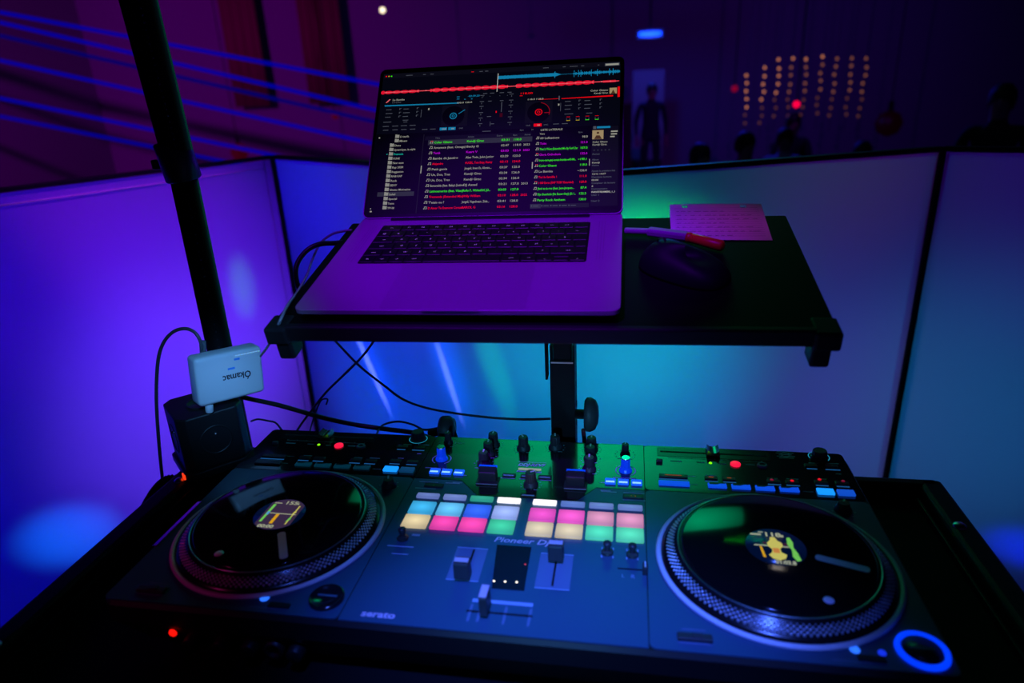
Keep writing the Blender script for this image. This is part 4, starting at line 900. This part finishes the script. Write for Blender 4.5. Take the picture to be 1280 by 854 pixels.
cable('usb_cable', 'thick black usb cable curling from the laptop left side', [(-0.266, 0.235, 1.264), (-0.278, 0.225, 1.265), (-0.292, 0.21, 1.267), (-0.305, 0.2, 1.262), (-0.315, 0.19, 1.25), (-0.317, 0.18, 1.237), (-0.317, 0.18, 1.219), (-0.312, 0.18, 1.208)], 0.0034, M_cable, 0)
cc_ = cable('charger_cable', 'dark cable looping from the charger top down to the left', [(-0.466, 0.16, 1.127), (-0.457, 0.15, 1.145), (-0.462, 0.15, 1.159), (-0.475, 0.15, 1.165), (-0.493, 0.15, 1.161), (-0.511, 0.15, 1.147), (-0.526, 0.15, 1.124), (-0.539, 0.15, 1.087), (-0.549, 0.15, 1.048), (-0.558, 0.15, 1.003), (-0.565, 0.15, 0.962), (-0.562, 0.14, 0.93), (-0.554, 0.13, 0.917)], 0.0024, mat('grey_cable', (.10, .11, .12), .4), 0)
MB().cyl((-.4625, .162, 1.143), (-.4640, .160, 1.126), .0045, seg=14, bev=.001).build('connector', mat('grey_connector', (.14, .15, .16), .4), cc_)
cable('braided_cord', 'black braided cord curving over the table rear left edge', [(-0.529, 0.14, 0.929), (-0.54, 0.13, 0.935), (-0.554, 0.13, 0.928), (-0.568, 0.13, 0.916), (-0.581, 0.13, 0.901), (-0.575, 0.11, 0.899), (-0.562, 0.08, 0.898)], 0.007, M_cable, 0.18)

# ------------------------------------------------------------------ the hall beyond
def laser(a, b, lab, es):
    a, b = Vector(a), Vector(b); d = b-a
    o = MB().cyl(a+d*((-11.75-a.x)/d.x), b+d*.5, .018, seg=8).build('laser_beam', glow('laser_%d' % int(es*100), (0, 0, 190), es)); tag(o, lab, 'laser beam', 'blue laser beams at the left'); return o
for i, (a, b, es) in enumerate((((-6.15, 6, 2.33), (-2.32, 6, 1.50), .60), ((-6.19, 6, 2.24), (-2.33, 6, 1.26), .60), ((-6.23, 6, 2.12), (-2.34, 6, 1.15), .24), ((-6.31, 6, 1.89), (-2.43, 6, .96), .60), ((-6.45, 6, 1.53), (-3.65, 6, .91), .60), ((-6.51, 6, 1.35), (-4.2, 6, .86), .50))):
    laser(a, b, ['topmost blue laser beam crossing behind the pole', 'second blue laser beam from the top, behind the pole', 'faintest blue laser beam, third from the top', 'blue laser beam in the middle of the fan, fourth from top', 'blue laser beam second from the bottom of the fan', 'lowest blue laser beam, just above the violet panel'][i], es)

# string lights: thin wires with warm bulbs
M_bulb = [glow('warm_bulb_%d' % k, (235, 140, 90), e_) for k, e_ in enumerate((.75, .28, .11))]
xs = [1.84, 2.08, 2.28, 2.47, 2.68, 2.90, 3.10, 3.32, 3.52]
names = ['first from the left', 'second from the left', 'third from the left', 'fourth from the left', 'the middle one', 'fourth from the right', 'third from the right', 'second from the right', 'last on the right']
tops = [1.40, 1.50, 1.60, 1.60, 1.60, 1.62, 1.58, 1.58, 1.56]
for i, x in enumerate(xs):
    t = thing('string_light', 'hanging strand of warm fairy lights, %s in the curtain' % names[i], 'string lights', (x, 11.0, tops[i]), group='curtain of warm string lights')
    nb = 8 if i else 7; mb = MB().tube([(0, 0, 4.21-tops[i]), (0, 0, 1.2), (0, 0, .05), (.01, 0, -.4), (0, 0, -1.05)], .004, 6); mb.build('wire', M_cable, t)
    for k in range(nb):
        lv = 0 if (i < 3 and k < 5) or (k == 0) else (1 if k < 5 else 2)
        if i > 5 and lv == 0: lv = 1
        MB().lathe([(0, -.022), (.018, -.012), (.018, .008), (.008, .022), (0, .024)], 10, Matrix.Translation((random.uniform(-.02, .02), 0, -.115*k-random.uniform(0, .02)))).build('bulb', M_bulb[lv], t)
# red curtains with a dark window between, and a lamp
M_curt = mat('red_brown_curtain', (.28, .05, .07), .9)
def curtain(x0, x1, y, z0, z1, lab):
    mb = MB(); n_ = 40; a = []
    for i in range(n_+1):
        x = x0+(x1-x0)*i/n_; dy = .05*math.sin(i*1.9)
        a.append((mb.bm.verts.new((x, y+dy, z0)), mb.bm.verts.new((x, y+dy, z1))))
    for i in range(n_): f = mb.bm.faces.new((a[i][0], a[i+1][0], a[i+1][1], a[i][1])); f.smooth = True
    o = mb.build('curtain', M_curt); sd = o.modifiers.new('s', 'SOLIDIFY'); sd.thickness = .01; tag(o, lab, 'curtain', 'curtains on the far wall')
curtain(-8.3, -7.5, 13.7, 1.2, 4.1, 'narrow dull red curtain high on the far wall, right of the pole')
curtain(-6.6, -5.7, 13.7, 1.2, 4.1, 'dull red curtain high on the far wall, nearest the laptop')
def bulb_lamp(x, y, z, r, rgb, es, lab, name='lamp'):
    t = thing(name, lab, 'lamp', (x, y, z))
    MB().lathe([(0, -r), (r*.7, -r*.7), (r, 0), (r*.7, r*.7), (0, r)], 16).build('bulb', glow('lamp_%d_%d_%d_%d' % (*rgb, int(es*10)), rgb, es), t)
    MB().cyl((0, .0, r*.8), (0, .0, r*1.6), r*.2, seg=12).build('holder', M_black, t)
    MB().cyl((0, 0, r*1.5), (0, 0, 4.2-z), .008, seg=8).build('cord', M_black, t)
bulb_lamp(-3.87, 11, 2.62, .045, (255, 235, 200), 2.0, 'small white lamp hanging at the top above the laptop', 'hanging_lamp')
bulb_lamp(-6.80, 11, .49, .16, (150, 0, 50), .10, 'large soft red lamp above the violet panel', 'hanging_lamp')
bulb_lamp(1.66, 11, 1.21, .05, (200, 0, 50), .35, 'small red lamp left of the string lights', 'hanging_lamp')
bulb_lamp(2.57, 10.9, .95, .05, (255, 0, 60), 1.4, 'bright small red lamp in front of the string lights', 'hanging_lamp')
bulb_lamp(3.95, 11, .62, .20, (90, 0, 30), .02, 'dim red lamp right of the string lights', 'hanging_lamp')
bulb_lamp(-4.9, 11, 1.05, .07, (160, 0, 40), .15, 'small red lamp left of the laptop screen', 'hanging_lamp')
# blue stage bar lamp above the standing guest
t = thing('blue_stage_lamp', 'bright blue bar lamp high behind the standing guest', 'stage lamp', (.36, 11, 2.05))
MB().box((0, .06, 0), (.42, .10, .14), bev=.02).build('housing', M_black, t)
MB().box((0, .005, 0), (.34, .02, .06), bev=.02).build('lens', glow('stage_blue', (10, 70, 255), 3.0), t)
MB().cyl((0, .06, .07), (0, .06, 2.15), .015, seg=8).build('drop_rod', M_black, t)
d_ = bpy.data.lights.new('blue_stage_glow', 'POINT'); d_.color = (.02, .05, 1); d_.energy = 45; d_.shadow_soft_size = .1
o_ = bpy.data.objects.new('blue_stage_glow', d_); col.objects.link(o_); o_.location = (.36, 10.75, 2.02)
# white draped backdrop behind guest
o = MB().box((0, 0, 0), (.55, .05, 1.5), bev=.02).build('white_banner', mat('banner_white', (.35, .32, .28), .8)); o.location = (.38, 12.2, .80); tag(o, 'pale narrow banner lit behind the standing guest', 'banner')
MB().box((0, 0, -.92), (.5, .3, .36), bev=.02).build('banner_base', M_black, o)

# people
M_skin = mat('skin', (.42, .26, .20), .55); M_hair = mat('dark_hair', (.015, .012, .012), .6)
def person(x, y, z0, h, cloth, label, face=0, sitting=False, hair=M_hair, arm=0):
    """one skinned body: feet at z0, height h"""
    k = h/1.72
    P = {}
    if not sitting:
        P = dict(pel=(0, 0, .95), wst=(0, .01, 1.10), che=(0, 0, 1.30), nek=(0, 0, 1.46), hd0=(0, -.015, 1.52), hd1=(0, -.02, 1.59), hd2=(0, -.005, 1.65),
                 shL=(.17, 0, 1.40), elL=(.23, .02, 1.13), wrL=(.24, -.06, .90), haL=(.24, -.08, .82), shR=(-.17, 0, 1.40), elR=(-.24, .02, 1.13), wrR=(-.23, -.06, .90), haR=(-.23, -.08, .82),
                 hpL=(.09, 0, .90), knL=(.10, -.02, .50), anL=(.11, .02, .09), toL=(.12, -.14, .04), hpR=(-.09, 0, .90), knR=(-.10, -.02, .50), anR=(-.11, .02, .09), toR=(-.12, -.14, .04))
    else:
        P = dict(pel=(0, 0, .55), wst=(0, .02, .70), che=(0, 0, .92), nek=(0, 0, 1.08), hd0=(0, -.015, 1.14), hd1=(0, -.02, 1.21), hd2=(0, -.005, 1.27),
                 shL=(.17, 0, 1.02), elL=(.22, -.06, .76), wrL=(.12, -.28, .66), haL=(.10, -.35, .64), shR=(-.17, 0, 1.02), elR=(-.22, -.06, .76), wrR=(-.12, -.28, .66), haR=(-.10, -.35, .64),
                 hpL=(.09, -.02, .53), knL=(.11, -.42, .54), anL=(.11, -.40, .09), toL=(.12, -.54, .04), hpR=(-.09, -.02, .53), knR=(-.11, -.42, .54), anR=(-.11, -.40, .09), toR=(-.12, -.54, .04))
    if arm: P['elL'] = (.30, -.05, 1.22); P['wrL'] = (.26, -.20, 1.40); P['haL'] = (.25, -.24, 1.47)
    Rd = dict(pel=(.15, .11), wst=(.13, .10), che=(.16, .11), nek=(.055, .055), hd0=(.062, .075), hd1=(.076, .095), hd2=(.066, .08), shL=(.058, .055), elL=(.042, .042), wrL=(.028, .022), haL=(.036, .016), shR=(.058, .055), elR=(.042, .042), wrR=(.028, .022), haR=(.036, .016),
              hpL=(.09, .09), knL=(.058, .058), anL=(.038, .038), toL=(.040, .025), hpR=(.09, .09), knR=(.058, .058), anR=(.038, .038), toR=(.040, .025))
    E = [('pel', 'wst'), ('wst', 'che'), ('che', 'nek'), ('nek', 'hd0'), ('hd0', 'hd1'), ('hd1', 'hd2')]
    for s in 'LR': E += [('che', 'sh'+s), ('sh'+s, 'el'+s), ('el'+s, 'wr'+s), ('wr'+s, 'ha'+s), ('pel', 'hp'+s), ('hp'+s, 'kn'+s), ('kn'+s, 'an'+s), ('an'+s, 'to'+s)]
    for s, sg in (('L', 1), ('R', -1)):   # five fingers
        hx, hy, hz = P['ha'+s]; dn = (Vector(P['ha'+s])-Vector(P['wr'+s])).normalized()
        for f_, off in enumerate((-.024, -.009, .006, .020)):
            q = Vector((hx, hy+off, hz))+dn*(.085-.006*abs(f_-1.4)); P['f%d%s' % (f_, s)] = tuple(q); Rd['f%d%s' % (f_, s)] = (.009, .009); E.append(('ha'+s, 'f%d%s' % (f_, s)))
        P['th'+s] = (hx-sg*.045, hy-.02, hz+.0); Rd['th'+s] = (.010, .010); E.append(('ha'+s, 'th'+s))
    names_ = list(P); idx = {n_: i for i, n_ in enumerate(names_)}
    me = bpy.data.meshes.new('person_body'); me.from_pydata([tuple(c_*k for c_ in P[n_]) for n_ in names_], [(idx[a], idx[b_]) for a, b_ in E], [])
    tmp = bpy.data.objects.new('tmp', me); col.objects.link(tmp)
    sk = tmp.modifiers.new('skin', 'SKIN'); sk.use_smooth_shade = True
    for n_, v in zip(names_, me.skin_vertices[0].data): v.radius = tuple(r*k for r in Rd[n_]); v.use_root = (n_ == 'pel')
    tmp.modifiers.new('sub', 'SUBSURF').levels = 2; tmp.modifiers['sub'].render_levels = 2
    dg = bpy.context.evaluated_depsgraph_get(); dg.update()
    me2 = bpy.data.meshes.new_from_object(tmp.evaluated_get(dg)); bpy.data.objects.remove(tmp)
    me2.materials.clear(); me2.materials.append(cloth); me2.materials.append(M_skin)
    hz = P['nek'][2]*k+.01
    for p_ in me2.polygons:
        c_ = p_.center; wr = any((c_-Vector(P[h_])*k).length < .11*k for h_ in ('haL', 'haR')); p_.material_index = 1 if (c_.z > hz or wr) else 0; p_.use_smooth = True
    me2.name = 'person'; o = bpy.data.objects.new('person', me2); col.objects.link(o); o.location = (x, y, z0); o.rotation_euler = (0, 0, face); tag(o, label, 'person', 'guests beyond the facade')
    hb = MB(); c0 = Vector(P['hd1'])*k
    for mtx_ in (1,):
        hb.lathe([(0, .115), (.055, .10), (.088, .055), (.094, .0), (.082, -.06)], 20, Matrix.Translation(c0+Vector((0, .022, .012))) @ Matrix.Diagonal((.93*k, 1.05*k, k, 1)) @ Matrix.Rotation(.28, 4, 'X'))
    hb.build('hair', hair, o)
    fb = MB(); hx = c0
    fb.lathe([(0, .03), (.008, .015), (.014, -.01), (0, -.016)], 8, Matrix.Translation(hx+Vector((0, -.098*k, -.005))) @ Matrix.Rotation(-.15, 4, 'X'))
    for s in (-1, 1):
        fb.lathe([(0, .01), (.008, 0), (0, -.01)], 8, Matrix.Translation(hx+Vector((s*.030*k, -.086*k, .012))), 1)
        fb.lathe([(0, .028), (.010, .01), (.008, -.02), (0, -.028)], 8, Matrix.Translation(hx+Vector((s*.076*k, 0, -.005))))
    fb.box(hx+Vector((0, -.088*k, -.045*k)), (.040*k, .01, .008), 2, bev=.003)
    fb.build('face_features', [M_skin, mat('eye', (.05, .04, .04), .3), mat('lips', (.35, .12, .12), .5)], o)
    return o
M_suit = mat('dark_navy_suit', (.02, .02, .05), .8); M_shirt = mat('pale_shirt', (.55, .55, .62), .8); M_dress = mat('mauve_dress', (.35, .12, .35), .8); M_dark = mat('black_clothes', (.012, .012, .014), .85)
FL = -.30
person(.40, 10.6, FL, 1.66, M_suit, 'guest in dark suit standing before the pale banner', face=.1)
def chair(x, y, rz, lab):
    t = thing('banquet_chair', lab, 'chair', (x, y, FL), (0, 0, rz), 'chairs of the seated guests')
    MB().box((0, -.15, .44), (.44, .44, .05), bev=.012).build('seat', mat('chair_fabric', (.05, .04, .05), .8), t)
    MB().box((0, .10, .72), (.42, .03, .46), bev=.012, rot=(.0, 0, 0)).build('backrest', mat('chair_fabric', (.05, .04, .05), .8), t)
    for sx in (-1, 1):
        for yy in (-.34, .08): MB().cyl((sx*.19, yy, 0), (sx*.19, yy, .42), .014, seg=10).build('leg', M_black, t)
for i, (x, y, hh, cl_, hr, lab) in enumerate((
  (.64, 5.0, 1.62, M_dress, M_hair, 'seated guest whose head shows just above the facade rail, right of laptop'),
  (1.06, 5.6, 1.66, M_suit, M_hair, 'dark-haired seated guest left of the one below the string lights'),
  (1.56, 6.5, 1.60, M_shirt, M_hair, 'seated guest in pale shirt below the left string lights'),
  (1.94, 8.0, 1.66, M_suit, M_hair, 'seated guest farthest back, in front of the middle string lights'),
  (2.06, 5.8, 1.50, M_dark, M_hair, 'seated guest in black below the right string lights'))):
    person(x, y, FL-.03*0, hh, cl_, lab, face=random.uniform(-.5, .5), sitting=True)
    chair(x, y, 0, 'banquet chair under the '+lab[:60].replace('seated ', ''))
person(2.52, 4.6, FL, 1.62, M_dark, 'guest in black standing near at the far right edge', face=-.5)

# ceiling rig over the dance floor, partly mirrored in the right record
rig = thing('lighting_truss', 'black ceiling truss above the hall', 'truss', (0, 0, 0))
for y_ in (3.2, 4.15):
    for z_ in (4.12, ): MB().cyl((-2.5, y_, z_), (3.0, y_, z_), .025, seg=10).build('truss_bar', M_black, rig)
for x_ in (-2.3, .2, 2.8):
    MB().cyl((x_, 3.2, 4.12), (x_, 4.15, 4.12), .018, seg=8).build('cross_bar', M_black, rig); MB().cyl((x_, 3.7, 4.12), (x_, 3.7, 4.21), .015, seg=8).build('hanger', M_black, rig)
def par(x, y, z, rgb, es, r, lab, grp):
    t = thing('par_lamp', lab, 'stage lamp', (x, y, z), group=grp)
    MB().lathe([(r*1.15, 0), (r*1.2, .10), (r*.7, .12), (0, .12)], 16).build('can', M_black, t)
    MB().lathe([(r, .002), (r*.6, -.006), (0, -.008)], 16).build('lens', glow('par_%d_%d_%d' % rgb, rgb, es), t)
for x in (.53, .62, .69, .77, .86, .95): par(x, 4.02, 3.97, (20, 255, 40), 18, .016, 'small green lamp in the overhead row', 'green overhead lamps')
for x in (.72, .89, .99): par(x, 3.58, 3.97, (255, 225, 200), 26, .017, 'small warm lamp in the overhead row', 'warm overhead lamps')
for x in (.86, .95, 1.04): par(x, 3.43, 3.97, (30, 60, 255), 60, .017, 'small blue lamp in the overhead row', 'blue overhead lamps')
for x in (1.03, 1.12, 1.18): par(x, 3.32, 3.97, (255, 240, 225), 30, .017, 'small white lamp in the overhead row', 'white overhead lamps')
